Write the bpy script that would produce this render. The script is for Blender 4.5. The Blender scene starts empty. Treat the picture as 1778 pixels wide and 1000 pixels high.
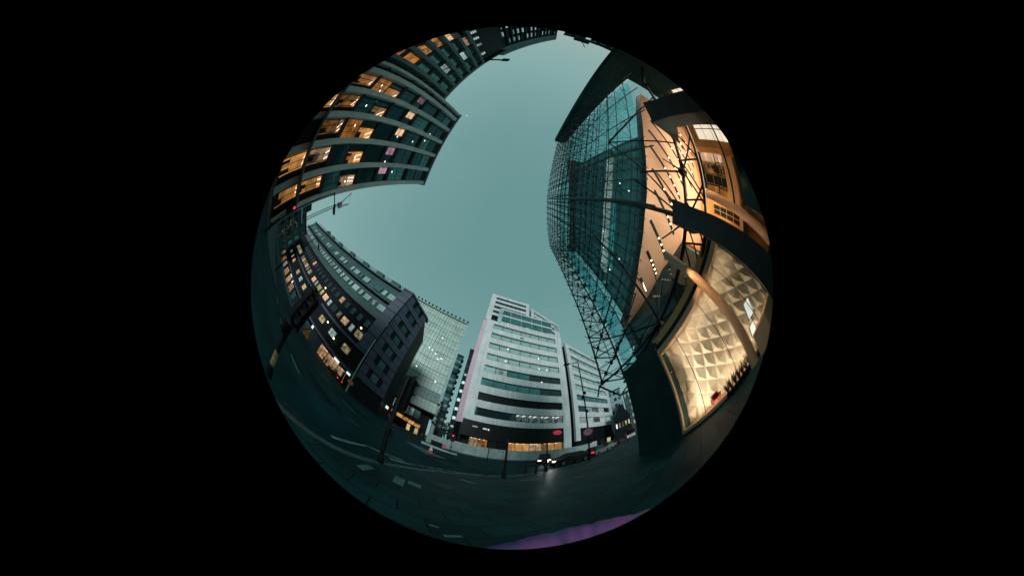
import bpy, math, random
from mathutils import Matrix, Vector
RD=math.radians
rnd=random.Random(7)
S=bpy.context.scene; C=S.collection
EYE=1.6
# ------------------------------------------------------------------ helpers
class MB:
    def __init__(s): s.v=[];s.f=[];s.m=[]
    def add(s,vs,fs,m=0):
        b=len(s.v); s.v+= [tuple(v) for v in vs]
        for f in fs: s.f.append([b+i for i in f]); s.m.append(m)
        return s
    def box(s,x0,x1,y0,y1,z0,z1,m=0):
        vs=[(x,y,z) for z in (z0,z1) for y in (y0,y1) for x in (x0,x1)]
        return s.add(vs,[(0,2,3,1),(4,5,7,6),(0,1,5,4),(2,6,7,3),(0,4,6,2),(1,3,7,5)],m)
    def prism(s,poly,z0,z1,m=0):
        n=len(poly)
        a=sum(poly[i][0]*poly[(i+1)%n][1]-poly[(i+1)%n][0]*poly[i][1] for i in range(n))
        if a<0: poly=poly[::-1]
        vs=[(x,y,z0) for x,y in poly]+[(x,y,z1) for x,y in poly]
        return s.add(vs,[tuple(range(n-1,-1,-1)),tuple(range(n,2*n))]+[(i,(i+1)%n,n+(i+1)%n,n+i) for i in range(n)],m)
    def sideprism(s,poly,y0,y1,m=0):       # outline in x,z pushed along y
        n=len(poly)
        vs=[(x,y0,z) for x,z in poly]+[(x,y1,z) for x,z in poly]
        return s.add(vs,[tuple(range(n)),tuple(range(2*n-1,n-1,-1))]+[(i,n+i,n+(i+1)%n,(i+1)%n) for i in range(n)],m)
    def tube(s,p,q,r,n=6,m=0,r2=None):
        p,q=Vector(p),Vector(q); d=(q-p).normalized(); r2=r if r2 is None else r2
        a=d.cross(Vector((0,0,1)) if abs(d.z)<.9 else Vector((1,0,0))).normalized(); b=d.cross(a)
        vs=[]
        for c,rr in ((p,r),(q,r2)):
            for i in range(n):
                t=2*math.pi*i/n; vs.append(c+a*math.cos(t)*rr+b*math.sin(t)*rr)
        return s.add(vs,[(i,(i+1)%n,n+(i+1)%n,n+i) for i in range(n)]+[tuple(range(n-1,-1,-1)),tuple(range(n,2*n))],m)
    def lathe(s,prof,cx=0,cy=0,n=12,m=0):
        vs=[];fs=[]
        for r,z in prof:
            for i in range(n):
                t=2*math.pi*i/n; vs.append((cx+r*math.cos(t),cy+r*math.sin(t),z))
        for k in range(len(prof)-1):
            for i in range(n): fs.append((k*n+i,k*n+(i+1)%n,(k+1)*n+(i+1)%n,(k+1)*n+i))
        fs+=[tuple(range(n-1,-1,-1)),tuple(range((len(prof)-1)*n,len(prof)*n))]
        return s.add(vs,fs,m)
    def loft(s,pts,rad,n=12,m=0):
        vs=[];fs=[]
        for k,(p,r) in enumerate(zip(pts,rad)):
            d=(Vector(pts[min(k+1,len(pts)-1)])-Vector(pts[max(k-1,0)])).normalized()
            a=d.cross(Vector((0,0,1)) if abs(d.z)<.95 else Vector((1,0,0))).normalized(); b=d.cross(a)
            for i in range(n):
                t=2*math.pi*i/n; vs.append(Vector(p)+a*math.cos(t)*r+b*math.sin(t)*r)
        for k in range(len(pts)-1):
            for i in range(n): fs.append((k*n+i,k*n+(i+1)%n,(k+1)*n+(i+1)%n,(k+1)*n+i))
        fs+=[tuple(range(n-1,-1,-1)),tuple(range((len(pts)-1)*n,len(pts)*n))]
        return s.add(vs,fs,m)
    def quad(s,a,b,c,d,m=0): return s.add([a,b,c,d],[(0,1,2,3)],m)
    def mesh(s,name,mats,smooth=False):
        me=bpy.data.meshes.new(name); me.from_pydata(s.v,[],s.f)
        for mt in (mats if isinstance(mats,(list,tuple)) else [mats]): me.materials.append(mt)
        for p,i in zip(me.polygons,s.m): p.material_index=i; p.use_smooth=smooth
        me.update(); return me
WM={}
def frame(az,d,s=0,y=0,z=0):
    """vertical frame d metres off the camera foot towards azimuth az: x to the right, y away, z up"""
    a=RD(az); n=Vector((math.sin(a),math.cos(a),0)); t=Vector((math.cos(a),-math.sin(a),0))
    return Matrix.Translation(n*(d+y)+t*s+Vector((0,0,z)))@Matrix.Rotation(-a,4,'Z')
def pose(x,y,z=0,rz=0): return Matrix.Translation((x,y,z))@Matrix.Rotation(RD(rz),4,'Z')
def polar(az,r,z=0,rz=0): return pose(math.sin(RD(az))*r,math.cos(RD(az))*r,z,rz)
def tag(o,label=None,cat=None,group=None,kind=None):
    if label: o['label']=label
    if cat: o['category']=cat
    if group: o['group']=group
    if kind: o['kind']=kind
    return o
def thing(name,M,label,cat,group=None):
    o=bpy.data.objects.new(name,None); C.objects.link(o); o.empty_display_size=.5
    o.matrix_basis=M; WM[o.name]=M.copy()
    return tag(o,label,cat,group)
def part(parent,name,mb,mats,M=None,loc=None,smooth=False,label=None):
    me=mb if isinstance(mb,bpy.types.Mesh) else mb.mesh(name,mats,smooth)
    o=bpy.data.objects.new(name,me); C.objects.link(o)
    o.parent=parent
    L=Matrix() if M is None else WM[parent.name].inverted()@M
    if loc is not None: L=L@Matrix.Translation(loc)
    o.matrix_basis=L; WM[o.name]=WM[parent.name]@L
    if label: o['label']=label
    return o
def solo(name,mb,mats,M,label=None,cat=None,group=None,kind=None,smooth=False):
    me=mb.mesh(name,mats,smooth); o=bpy.data.objects.new(name,me); C.objects.link(o); o.matrix_basis=M; WM[o.name]=M.copy()
    return tag(o,label,cat,group,kind)
def struct(name,mb,mats,M=Matrix()): return solo(name,mb,mats,M,kind='structure')
def dup(o,M,label,parent=None):
    c=o.copy(); C.objects.link(c)
    if parent is None:
        c.matrix_basis=M
        if label: c['label']=label
    else: c.parent=parent; c.matrix_basis=o.matrix_basis
    WM[c.name]=M.copy() if parent is None else WM[parent.name]@o.matrix_basis
    for ch in list(o.children): dup(ch,None,None,c)
    return c
def text_mesh(txt,size,depth,mat):
    cu=bpy.data.curves.new('letters','FONT'); cu.body=txt; cu.size=size; cu.extrude=depth; cu.align_x='CENTER'; cu.align_y='CENTER'
    o=bpy.data.objects.new('letters',cu); C.objects.link(o)
    dg=bpy.context.evaluated_depsgraph_get(); me=bpy.data.meshes.new_from_object(o.evaluated_get(dg))
    bpy.data.objects.remove(o); me.materials.clear(); me.materials.append(mat)
    me.transform(Matrix.Rotation(RD(90),4,'X')); return me
# ------------------------------------------------------------------ materials
MC={}
def mat(name,col,rough=.6,metal=0,var=.25,scale=1.5,bump=0,spec=.5,coat=0):
    if name in MC: return MC[name]
    m=bpy.data.materials.new(name); m.use_nodes=True; nt=m.node_tree; b=nt.nodes['Principled BSDF']
    b.inputs['Roughness'].default_value=rough; b.inputs['Metallic'].default_value=metal
    b.inputs['Specular IOR Level'].default_value=spec
    if coat: b.inputs['Coat Weight'].default_value=coat
    tc=nt.nodes.new('ShaderNodeTexCoord'); no=nt.nodes.new('ShaderNodeTexNoise'); no.inputs['Scale'].default_value=scale; no.inputs['Detail'].default_value=6
    nt.links.new(tc.outputs['Object'],no.inputs['Vector'])
    cr=nt.nodes.new('ShaderNodeValToRGB'); cr.color_ramp.elements[0].position=.3; cr.color_ramp.elements[1].position=.72
    cr.color_ramp.elements[0].color=tuple(c*(1-var) for c in col)+(1,); cr.color_ramp.elements[1].color=tuple(min(1,c*(1+var)) for c in col)+(1,)
    nt.links.new(no.outputs['Fac'],cr.inputs[0]); nt.links.new(cr.outputs[0],b.inputs['Base Color'])
    if bump:
        bp=nt.nodes.new('ShaderNodeBump'); bp.inputs['Strength'].default_value=bump; n2=nt.nodes.new('ShaderNodeTexNoise'); n2.inputs['Scale'].default_value=scale*12
        nt.links.new(tc.outputs['Object'],n2.inputs['Vector']); nt.links.new(n2.outputs['Fac'],bp.inputs['Height']); nt.links.new(bp.outputs[0],b.inputs['Normal'])
    MC[name]=m; return m
def glassy(name,col,metal=.5,rough=.08,wave=.15):
    """opaque coated office glazing: dark body, mirror-like coat, slightly uneven panes"""
    if name in MC: return MC[name]
    m=mat(name,col,rough,metal,.3,.35); nt=m.node_tree; b=nt.nodes['Principled BSDF']
    tc=[n for n in nt.nodes if n.type=='TEX_COORD'][0]
    bp=nt.nodes.new('ShaderNodeBump'); bp.inputs['Strength'].default_value=wave; bp.inputs['Distance'].default_value=.05
    n2=nt.nodes.new('ShaderNodeTexNoise'); n2.inputs['Scale'].default_value=.8
    nt.links.new(tc.outputs['Object'],n2.inputs['Vector']); nt.links.new(n2.outputs['Fac'],bp.inputs['Height']); nt.links.new(bp.outputs[0],b.inputs['Normal'])
    return m
def lit(name,col,strength,var=.6,scale=(1.2,1.2,2.2),spots=0):
    """a lit room behind a pane: uneven emission plus a faint glossy coat"""
    if name in MC: return MC[name]
    m=bpy.data.materials.new(name); m.use_nodes=True; nt=m.node_tree; b=nt.nodes['Principled BSDF']
    b.inputs['Base Color'].default_value=(.02,.02,.02,1); b.inputs['Roughness'].default_value=.15
    g=nt.nodes.new('ShaderNodeNewGeometry'); mp=nt.nodes.new('ShaderNodeMapping'); mp.inputs['Scale'].default_value=scale
    nt.links.new(g.outputs['Position'],mp.inputs['Vector'])
    n1=nt.nodes.new('ShaderNodeTexNoise'); n1.inputs['Scale'].default_value=.75; n1.inputs['Detail'].default_value=5; n1.inputs['Roughness'].default_value=.65; nt.links.new(mp.outputs[0],n1.inputs['Vector'])
    oi=nt.nodes.new('ShaderNodeObjectInfo'); ad=nt.nodes.new('ShaderNodeMath'); ad.operation='MULTIPLY_ADD'; ad.inputs[1].default_value=.34; ad.inputs[2].default_value=-.17
    nt.links.new(oi.outputs['Random'],ad.inputs[0])
    su=nt.nodes.new('ShaderNodeMath'); su.operation='ADD'; nt.links.new(ad.outputs[0],su.inputs[0]); nt.links.new(n1.outputs['Fac'],su.inputs[1])
    mr=nt.nodes.new('ShaderNodeMapRange'); mr.inputs['From Min'].default_value=.30; mr.inputs['From Max'].default_value=.72
    mr.inputs['To Min'].default_value=strength*max(0,1-var*1.25); mr.inputs['To Max'].default_value=strength*(1+var*.6)
    nt.links.new(su.outputs[0],mr.inputs[0]); nt.links.new(mr.outputs[0],b.inputs['Emission Strength'])
    b.inputs['Emission Color'].default_value=tuple(col)+(1,)
    MC[name]=m; return m
def glow(name,col,strength):
    if name in MC: return MC[name]
    m=bpy.data.materials.new(name); m.use_nodes=True; nt=m.node_tree; b=nt.nodes['Principled BSDF']
    b.inputs['Base Color'].default_value=tuple(c*.5 for c in col)+(1,); b.inputs['Emission Color'].default_value=tuple(col)+(1,); b.inputs['Emission Strength'].default_value=strength
    no=nt.nodes.new('ShaderNodeTexNoise'); no.inputs['Scale'].default_value=3; mr=nt.nodes.new('ShaderNodeMapRange')
    mr.inputs['To Min'].default_value=strength*.75; mr.inputs['To Max'].default_value=strength*1.25
    nt.links.new(no.outputs['Fac'],mr.inputs[0]); nt.links.new(mr.outputs[0],b.inputs['Emission Strength'])
    MC[name]=m; return m
def clear(name,tint,base=.1,rim=.75):
    m=bpy.data.materials.new(name); m.use_nodes=True; nt=m.node_tree; nt.nodes.clear()
    out=nt.nodes.new('ShaderNodeOutputMaterial'); mx=nt.nodes.new('ShaderNodeMixShader'); tr=nt.nodes.new('ShaderNodeBsdfTransparent'); gl=nt.nodes.new('ShaderNodeBsdfGlossy')
    no=nt.nodes.new('ShaderNodeTexNoise'); no.inputs['Scale'].default_value=.45; no.inputs['Detail'].default_value=4
    tc=nt.nodes.new('ShaderNodeTexCoord'); nt.links.new(tc.outputs['Object'],no.inputs['Vector'])
    cr=nt.nodes.new('ShaderNodeValToRGB'); cr.color_ramp.elements[0].color=tuple(c*.75 for c in tint)+(1,); cr.color_ramp.elements[1].color=tuple(min(1,c*1.2) for c in tint)+(1,)
    nt.links.new(no.outputs['Fac'],cr.inputs[0]); nt.links.new(cr.outputs[0],tr.inputs['Color'])
    gl.inputs['Roughness'].default_value=.03; gl.inputs['Color'].default_value=(.75,.95,.95,1)
    lw=nt.nodes.new('ShaderNodeLayerWeight'); lw.inputs['Blend'].default_value=.3
    mr=nt.nodes.new('ShaderNodeMapRange'); mr.inputs['To Min'].default_value=base; mr.inputs['To Max'].default_value=rim
    nt.links.new(lw.outputs['Fresnel'],mr.inputs[0]); nt.links.new(mr.outputs[0],mx.inputs[0])
    nt.links.new(tr.outputs[0],mx.inputs[1]); nt.links.new(gl.outputs[0],mx.inputs[2]); nt.links.new(mx.outputs[0],out.inputs[0])
    return m
def paving(name,c1,c2,mortar,bw,bh,rough=.55):
    m=bpy.data.materials.new(name); m.use_nodes=True; nt=m.node_tree; b=nt.nodes['Principled BSDF']
    tc=nt.nodes.new('ShaderNodeTexCoord'); mp=nt.nodes.new('ShaderNodeMapping'); mp.inputs['Rotation'].default_value=(0,0,RD(-24))
    b.inputs['Specular IOR Level'].default_value=.09; br=nt.nodes.new('ShaderNodeTexBrick'); br.inputs['Scale'].default_value=1; br.inputs['Brick Width'].default_value=bw; br.inputs['Row Height'].default_value=bh
    br.inputs['Mortar Size'].default_value=.014; br.inputs['Color1'].default_value=c1+(1,); br.inputs['Color2'].default_value=c2+(1,); br.inputs['Mortar'].default_value=mortar+(1,)
    nt.links.new(tc.outputs['Object'],mp.inputs[0]); nt.links.new(mp.outputs[0],br.inputs['Vector'])
    no=nt.nodes.new('ShaderNodeTexNoise'); no.inputs['Scale'].default_value=.6; no.inputs['Detail'].default_value=8; nt.links.new(tc.outputs['Object'],no.inputs['Vector'])
    mx=nt.nodes.new('ShaderNodeMix'); mx.data_type='RGBA'; mx.blend_type='MULTIPLY'; mx.inputs[0].default_value=.8
    cr=nt.nodes.new('ShaderNodeValToRGB'); cr.color_ramp.elements[0].position=.3; cr.color_ramp.elements[0].color=(.45,.45,.45,1); cr.color_ramp.elements[1].position=.7; cr.color_ramp.elements[1].color=(1.3,1.3,1.3,1)
    nt.links.new(no.outputs['Fac'],cr.inputs[0]); nt.links.new(br.outputs['Color'],mx.inputs[6]); nt.links.new(cr.outputs[0],mx.inputs[7]); nt.links.new(mx.outputs[2],b.inputs['Base Color'])
    rr=nt.nodes.new('ShaderNodeMapRange'); rr.inputs['To Min'].default_value=rough-.15; rr.inputs['To Max'].default_value=rough+.25
    nt.links.new(no.outputs['Fac'],rr.inputs[0]); nt.links.new(rr.outputs[0],b.inputs['Roughness'])
    bp=nt.nodes.new('ShaderNodeBump'); bp.inputs['Strength'].default_value=.3; bp.inputs['Distance'].default_value=.008
    nt.links.new(br.outputs['Fac'],bp.inputs['Height']); bp.invert=True; nt.links.new(bp.outputs[0],b.inputs['Normal'])
    return m
M_asph=mat('asphalt',(.003,.028,.034),.75,0,.45,.5,.35,.06)
M_pave=paving('block_paving',(.003,.023,.028),(.006,.043,.05),(.0012,.010,.012),.62,.42,.5)
M_kerb=mat('granite_kerb',(.028,.062,.066),.6,0,.3,3,.2)
M_line=mat('road_paint',(.14,.21,.21),.7,0,.6,5)
def cladding(name,col,bw,bh):
    m=mat(name,col,.5,0,.10,.25); nt=m.node_tree; b=nt.nodes['Principled BSDF']; cr=[n for n in nt.nodes if n.type=='VALTORGB'][0]
    tc=[n for n in nt.nodes if n.type=='TEX_COORD'][0]
    mp=nt.nodes.new('ShaderNodeMapping'); mp.inputs['Rotation'].default_value=(RD(-90),0,0); br=nt.nodes.new('ShaderNodeTexBrick'); br.offset=0
    br.inputs['Scale'].default_value=1; br.inputs['Brick Width'].default_value=bw; br.inputs['Row Height'].default_value=bh; br.inputs['Mortar Size'].default_value=.03
    br.inputs['Color1'].default_value=(1,1,1,1); br.inputs['Color2'].default_value=(.90,.92,.92,1); br.inputs['Mortar'].default_value=(.70,.72,.73,1)
    nt.links.new(tc.outputs['Object'],mp.inputs[0]); nt.links.new(mp.outputs[0],br.inputs['Vector'])
    m2=nt.nodes.new('ShaderNodeMapping'); m2.inputs['Scale'].default_value=(1.6,1.6,.16); no=nt.nodes.new('ShaderNodeTexNoise'); no.inputs['Scale'].default_value=1.2; no.inputs['Detail'].default_value=7
    nt.links.new(tc.outputs['Object'],m2.inputs[0]); nt.links.new(m2.outputs[0],no.inputs['Vector'])
    r2=nt.nodes.new('ShaderNodeValToRGB'); r2.color_ramp.elements[0].position=.32; r2.color_ramp.elements[0].color=(.74,.77,.77,1); r2.color_ramp.elements[1].position=.58; r2.color_ramp.elements[1].color=(1,1,1,1); nt.links.new(no.outputs['Fac'],r2.inputs[0])
    src=cr.outputs[0]
    for other in (br.outputs['Color'],r2.outputs[0]):
        mx=nt.nodes.new('ShaderNodeMix'); mx.data_type='RGBA'; mx.blend_type='MULTIPLY'; mx.inputs[0].default_value=1; nt.links.new(src,mx.inputs[6]); nt.links.new(other,mx.inputs[7]); src=mx.outputs[2]
    nt.links.new(src,b.inputs['Base Color']); return m
M_white=cladding('white_cladding',(.60,.62,.64),1.59,1.4)
M_pinkw=mat('sunset_tinted_white',(.74,.50,.60),.6,0,.08,.3)  # sunset glow on the white flank put into the base colour
M_black=mat('black_fascia',(.004,.007,.008),.45,0,.3,1,0,.12)
M_blackm=mat('black_steel',(.005,.010,.012),.5,.1,.3,4,0,.2)
M_steel=mat('dark_painted_steel',(.007,.024,.028),.5,.1,.3,2,0,.25)
M_conc=mat('grey_concrete',(.30,.43,.44),.7,0,.18,.6,.1)
M_concd=mat('dark_concrete',(.05,.075,.08),.75,0,.3,.7,.1)
M_slab=mat('dark_slab_edge',(.012,.026,.030),.65,0,.3,.8,0,.2)
M_core=mat('dark_core',(.004,.009,.011),.6,0,.3,.5,0,.15)
M_brick=mat('dark_brickwork',(.007,.009,.013),.85,0,.35,1.2,.2,.15)
M_slate=mat('blue_grey_cladding',(.046,.058,.088),.55,0,.25,.4,0,.3)
M_tealc=mat('teal_metal_roof',(.012,.050,.054),.5,.2,.25,.4)
M_gdark=glassy('dark_glazing',(.03,.06,.065),.55,.06)
M_gteal=glassy('teal_glazing',(.08,.22,.225),.6,.1)
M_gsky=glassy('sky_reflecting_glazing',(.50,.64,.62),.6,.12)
M_gpale=mat('pale_fritted_glazing',(.34,.47,.42),.45,0,.22,.25)
M_orange=lit('amber_room',(1,.44,.12),.52,.8)
M_orange2=lit('deep_amber_room',(1,.36,.06),.30,.8)
M_warm=lit('warm_white_room',(1,.60,.36),.75,.6)
M_pinkl=lit('pink_room',(.85,.45,.58),.5,.6)
M_cool=lit('cool_white_room',(.60,.80,.80),.5,.7,(1.5,1.5,3))
M_yel=lit('yellow_blind_room',(.95,.78,.36),.5,.75,(1.6,1.6,1.4))
M_shop=lit('bright_shop',(1,.50,.22),.75,.8,(1.5,1.5,1.8))
M_office=lit('open_office_lights',(.72,.88,.80),.22,.95,(.9,.9,6))
M_spot=glow('white_lamp',(1,.92,.82),2.6)
M_wspot=glow('warm_lamp',(1,.72,.42),8)
M_red=glow('red_signal',(1,.02,.06),2.2)
M_amberl=glow('headlamp_glow',(1,.80,.58),3.5)
M_tail=glow('tail_lamp_glow',(1,.03,.08),1.6)
M_wsign=glow('white_lightbox',(.92,1,.98),.9)
M_beige=mat('beige_plaster',(.56,.38,.25),.6,0,.12,.5)
M_soffit=mat('beige_soffit_panels',(.50,.36,.27),.55,0,.10,.35)
M_facet=mat('cream_faceted_panels',(.70,.62,.52),.55,0,.07,.8)
M_amberw=mat('ochre_wall',(.50,.28,.11),.6,0,.25,.5)
M_glass=clear('teal_clear_glass',(.86,.95,.96),.025,.22)
M_glasst=clear('teal_tinted_glass',(.42,.78,.82),.06,.45)
M_lobby=clear('lobby_glass',(.92,.95,.92),.03,.6)
M_inner=mat('teal_inner_wall',(.012,.24,.27),.5,.1,.4,.25)
M_stone=mat('dark_stone',(.010,.040,.046),.7,0,.3,.8,.1,.2)
# ------------------------------------------------------------------ world, sun, camera
w=bpy.data.worlds.new('World'); S.world=w; w.use_nodes=True; nt=w.node_tree; bg=nt.nodes['Background']
SUN_AZ,SUN_EL=176,17
sky=nt.nodes.new('ShaderNodeTexSky'); sky.sky_type='NISHITA'; sky.sun_disc=False; sky.sun_elevation=RD(3); sky.sun_rotation=RD(SUN_AZ); sky.air_density=1.4; sky.dust_density=3
mx=nt.nodes.new('ShaderNodeMix'); mx.data_type='RGBA'; mx.inputs[0].default_value=.90
tcw=nt.nodes.new('ShaderNodeTexCoord'); sx_=nt.nodes.new('ShaderNodeSeparateXYZ'); nt.links.new(tcw.outputs['Generated'],sx_.inputs[0])
crw=nt.nodes.new('ShaderNodeValToRGB'); els=crw.color_ramp.elements      # dusk air: paler towards the horizon
els[0].position=0; els[0].color=(.235,.395,.385,1); els[1].position=1; els[1].color=(.128,.280,.275,1)
e_=els.new(.35); e_.color=(.205,.375,.365,1); e_=els.new(.8); e_.color=(.15,.305,.30,1)
gain=nt.nodes.new('ShaderNodeMix'); gain.data_type='RGBA'; gain.blend_type='MULTIPLY'; gain.inputs[0].default_value=1; gain.inputs[7].default_value=(13.4,13.1,13.2,1)
nz=nt.nodes.new('ShaderNodeTexNoise'); nz.inputs['Scale'].default_value=1.7; nz.inputs['Detail'].default_value=5; nt.links.new(tcw.outputs['Generated'],nz.inputs['Vector'])
nm_=nt.nodes.new('ShaderNodeMath'); nm_.operation='MULTIPLY_ADD'; nm_.inputs[1].default_value=-.34; nm_.inputs[2].default_value=.17; nt.links.new(nz.outputs['Fac'],nm_.inputs[0]); na_=nt.nodes.new('ShaderNodeMath'); na_.operation='ADD'; nt.links.new(nm_.outputs[0],na_.inputs[0]); nt.links.new(sx_.outputs[2],na_.inputs[1]); ny_=nt.nodes.new('ShaderNodeMath'); ny_.operation='MULTIPLY_ADD'; ny_.inputs[1].default_value=.22; nt.links.new(sx_.outputs[1],ny_.inputs[0]); nt.links.new(na_.outputs[0],ny_.inputs[2])
nt.links.new(ny_.outputs[0],crw.inputs[0]); nt.links.new(crw.outputs[0],gain.inputs[6]); nt.links.new(gain.outputs[2],mx.inputs[7])
nt.links.new(sky.outputs[0],mx.inputs[6]); nt.links.new(mx.outputs[2],bg.inputs[0]); bg.inputs[1].default_value=.09
sl=bpy.data.lights.new('dusk_sun','SUN'); sl.energy=2.0; sl.angle=RD(22); sl.color=(.90,1,.98)
so=bpy.data.objects.new('dusk_sun',sl); C.objects.link(so)
sd=Vector((math.sin(RD(SUN_AZ))*math.cos(RD(SUN_EL)),math.cos(RD(SUN_AZ))*math.cos(RD(SUN_EL)),math.sin(RD(SUN_EL))))
so.rotation_mode='QUATERNION'; so.rotation_quaternion=(-sd).to_track_quat('-Z','Y'); so.location=(0,0,60)
cd=bpy.data.cameras.new('camera'); co=bpy.data.objects.new('camera',cd); C.objects.link(co); S.camera=co
P,RO,HF,B=RD(60.09),RD(8.39),RD(107.04),.217
Fv=Vector((0,math.cos(P),math.sin(P))); r0=Vector((1,0,0)); u0=Vector((0,-math.sin(P),math.cos(P)))
RT=math.cos(RO)*r0+math.sin(RO)*u0; UP=-math.sin(RO)*r0+math.cos(RO)*u0
co.matrix_basis=Matrix(((RT.x,UP.x,-Fv.x,0),(RT.y,UP.y,-Fv.y,0),(RT.z,UP.z,-Fv.z,EYE),(0,0,0,1)))
cd.type='PANO'; cd.panorama_type='FISHEYE_LENS_POLYNOMIAL'; cd.sensor_width=36; cd.sensor_fit='HORIZONTAL'
Rm=457/1778*36
cd.fisheye_polynomial_k0=0; cd.fisheye_polynomial_k1=-HF/(1+B)/Rm; cd.fisheye_polynomial_k2=0; cd.fisheye_polynomial_k3=-HF*B/(1+B)/Rm**3; cd.fisheye_polynomial_k4=0
qv=453.5/457; cd.fisheye_fov=2*HF*qv*(1+B*qv*qv)/(1+B); cd.clip_start=.02; cd.clip_end=5000
S.view_settings.view_transform='Standard'; S.view_settings.look='None'; S.view_settings.exposure=0; S.view_settings.gamma=1
# ------------------------------------------------------------------ ground
RZ=-.12
mb=MB(); N=72
mb.add([(0,0,RZ)]+[(2200*math.cos(2*math.pi*i/N),2200*math.sin(2*math.pi*i/N),RZ) for i in range(N)],[(0,1+i,1+(i+1)%N) for i in range(N)]); struct('road',mb,M_asph)
def slab(name,poly,kerb=True,m=None,n_edge=None):
    mb=MB().prism(poly,RZ-.3,0); struct(name,mb,m or M_pave)
near=[(-4.4,-45),(-3.5,-12),(-2.95,-3),(-2.6,.4),(-2.35,2.6),(-2.2,4.6),(-1.7,6.7),(-.7,8.35),(1.5,9.6),(3.4,11.9),(6,13.6),(9.5,15.3),(14,19),(24,30),(60,76),(95,40),(60,-45)]
slab('pavement',near)
mb=MB()
for a,b in zip(near[:-4],near[1:-3]):
    d=Vector(b)-Vector(a); nn=Vector((d.y,-d.x)).normalized()
    k=max(1,int(d.length/1.0))
    for i in range(k):
        p=Vector(a)+d*(i/k+.006); q=Vector(a)+d*((i+1)/k-.006)
        mb.prism([(p.x-nn.x*.02,p.y-nn.y*.02),(q.x-nn.x*.02,q.y-nn.y*.02),(q.x+nn.x*.16,q.y+nn.y*.16),(p.x+nn.x*.16,p.y+nn.y*.16)],RZ-.1,.012)
struct('kerb',mb,M_kerb)
FB=-19.4
def fp(az,d,s,y=0): v=frame(az,d,s,y).translation; return (v.x,v.y)
slab('far_pavement',[fp(FB,24.2,-130),fp(FB,24.2,-16),fp(FB,26.5,-9),fp(FB,34,-6),fp(FB,52,-6),fp(FB,52,20),fp(FB,90,20),fp(FB,90,-130)])
mb=MB()
for i in range(56):
    mb.box(-130+i*2+.01,-128+i*2-.01,-.02,.18,-.2,.012)
struct('far_kerb',mb,M_kerb,frame(FB,24.1))
slab('side_pavement',[fp(-107,13.8,6),fp(-107,13.8,-90),fp(-107,60,-90),fp(-107,60,6)])
mb=MB()
for i in range(48): mb.box(-90+i*2+.01,-88+i*2-.01,-.02,.2,-.2,.012)
struct('side_kerb',mb,M_kerb,frame(-107,13.7))
slab('works_pavement',[fp(-10.3,29.6,-4),fp(-10.3,29.6,28),fp(-27.5+55,50,14),fp(-10.3,90,90),fp(-10.3,90,-4)])
# painted lines on the road
mb=MB()
def stripe(a,b,wd,z=RZ+.004):
    a,b=Vector(a),Vector(b); d=(b-a).normalized(); n=Vector((-d.y,d.x))*wd/2
    mb.quad((a.x-n.x,a.y-n.y,z),(b.x-n.x,b.y-n.y,z),(b.x+n.x,b.y+n.y,z),(a.x+n.x,a.y+n.y,z))
stripe((-2.95,2.75),(-3.35,4.7),.10); stripe((-3.35,4.8),(-2.75,6.2),.1); stripe((-2.55,6.0),(-1.75,8.2),.11); stripe((-1.6,8.3),(-.1,9.6),.11); stripe((.2,9.8),(2.3,11.1),.1)
stripe((-2.75,5.2),(-2.2,7.1),.18)
for i in range(7): stripe((-6.2-i*3.1,3.2-i*.55),(-7.4-i*3.1,3.0-i*.55),.12)
for i in range(7): stripe((-8.5-i*4.4,9.4+i*.2),(-10.2-i*4.4,9.45+i*.2),.12)
for i in range(6): stripe((-4.0+i*4,21.5+i*1.4),(-2.3+i*4,22.1+i*1.4),.12)
for i in range(5): stripe((-4.2-i*.62,12.6+i*.5),(-3.1-i*.62,14.4+i*.5),.34)
struct('road_markings',mb,M_line)
mb=MB()
def patch(c,wd,ln,rz):
    v=[Matrix.Rotation(RD(rz),2)@Vector(p) for p in ((-wd,-ln),(wd,-ln),(wd,ln),(-wd,ln))]
    mb.quad(*[(c[0]+p.x,c[1]+p.y,.004) for p in v])
patch((-1.48,3.3),.10,.28,20); patch((-1.28,3.62),.13,.14,20); patch((-1.9,2.75),.07,.28,12)
patch((-.5,6.3),.3,.08,-20); patch((1.9,8.1),.45,.1,12); patch((.9,7.7),.3,.06,10); patch((-.2,1.75),.1,.03,40); patch((-.42,1.9),.05,.02,10)
struct('pale_paving_patches',mb,mat('pale_slab',(.05,.12,.125),.6,0,.4,6))
# ------------------------------------------------------------------ window helpers
PC={}
def pane_mesh(wd,ht,m,bars=1,hbars=0,fm=None,dep=.12):
    k=(round(wd,2),round(ht,2),m.name,bars,hbars,dep)
    if k in PC: return PC[k]
    mb=MB().box(-wd/2,wd/2,.03,dep,0,ht,0)
    f=.05
    mb.box(-wd/2,wd/2,0,.034,0,f,1).box(-wd/2,wd/2,0,.034,ht-f,ht,1)
    for i in range(bars+1):
        x=-wd/2+(wd-f)*i/max(bars,1); mb.box(x,x+f,-.003,.036,f+.002,ht-f-.002,1)
    for i in range(hbars):
        z=ht*(i+1)/(hbars+1); mb.box(-wd/2+f+.002,wd/2-f-.002,.004,.038,z-f/2,z+f/2,1)
    PC[k]=mb.mesh('window',[m,fm or M_blackm]); return PC[k]
def window(t,x,y,z,wd,ht,m,bars=1,hbars=0,fm=None,M=None): return part(t,'window',pane_mesh(wd,ht,m,bars,hbars,fm),None,M,(x,y,z))
RM={}
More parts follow.
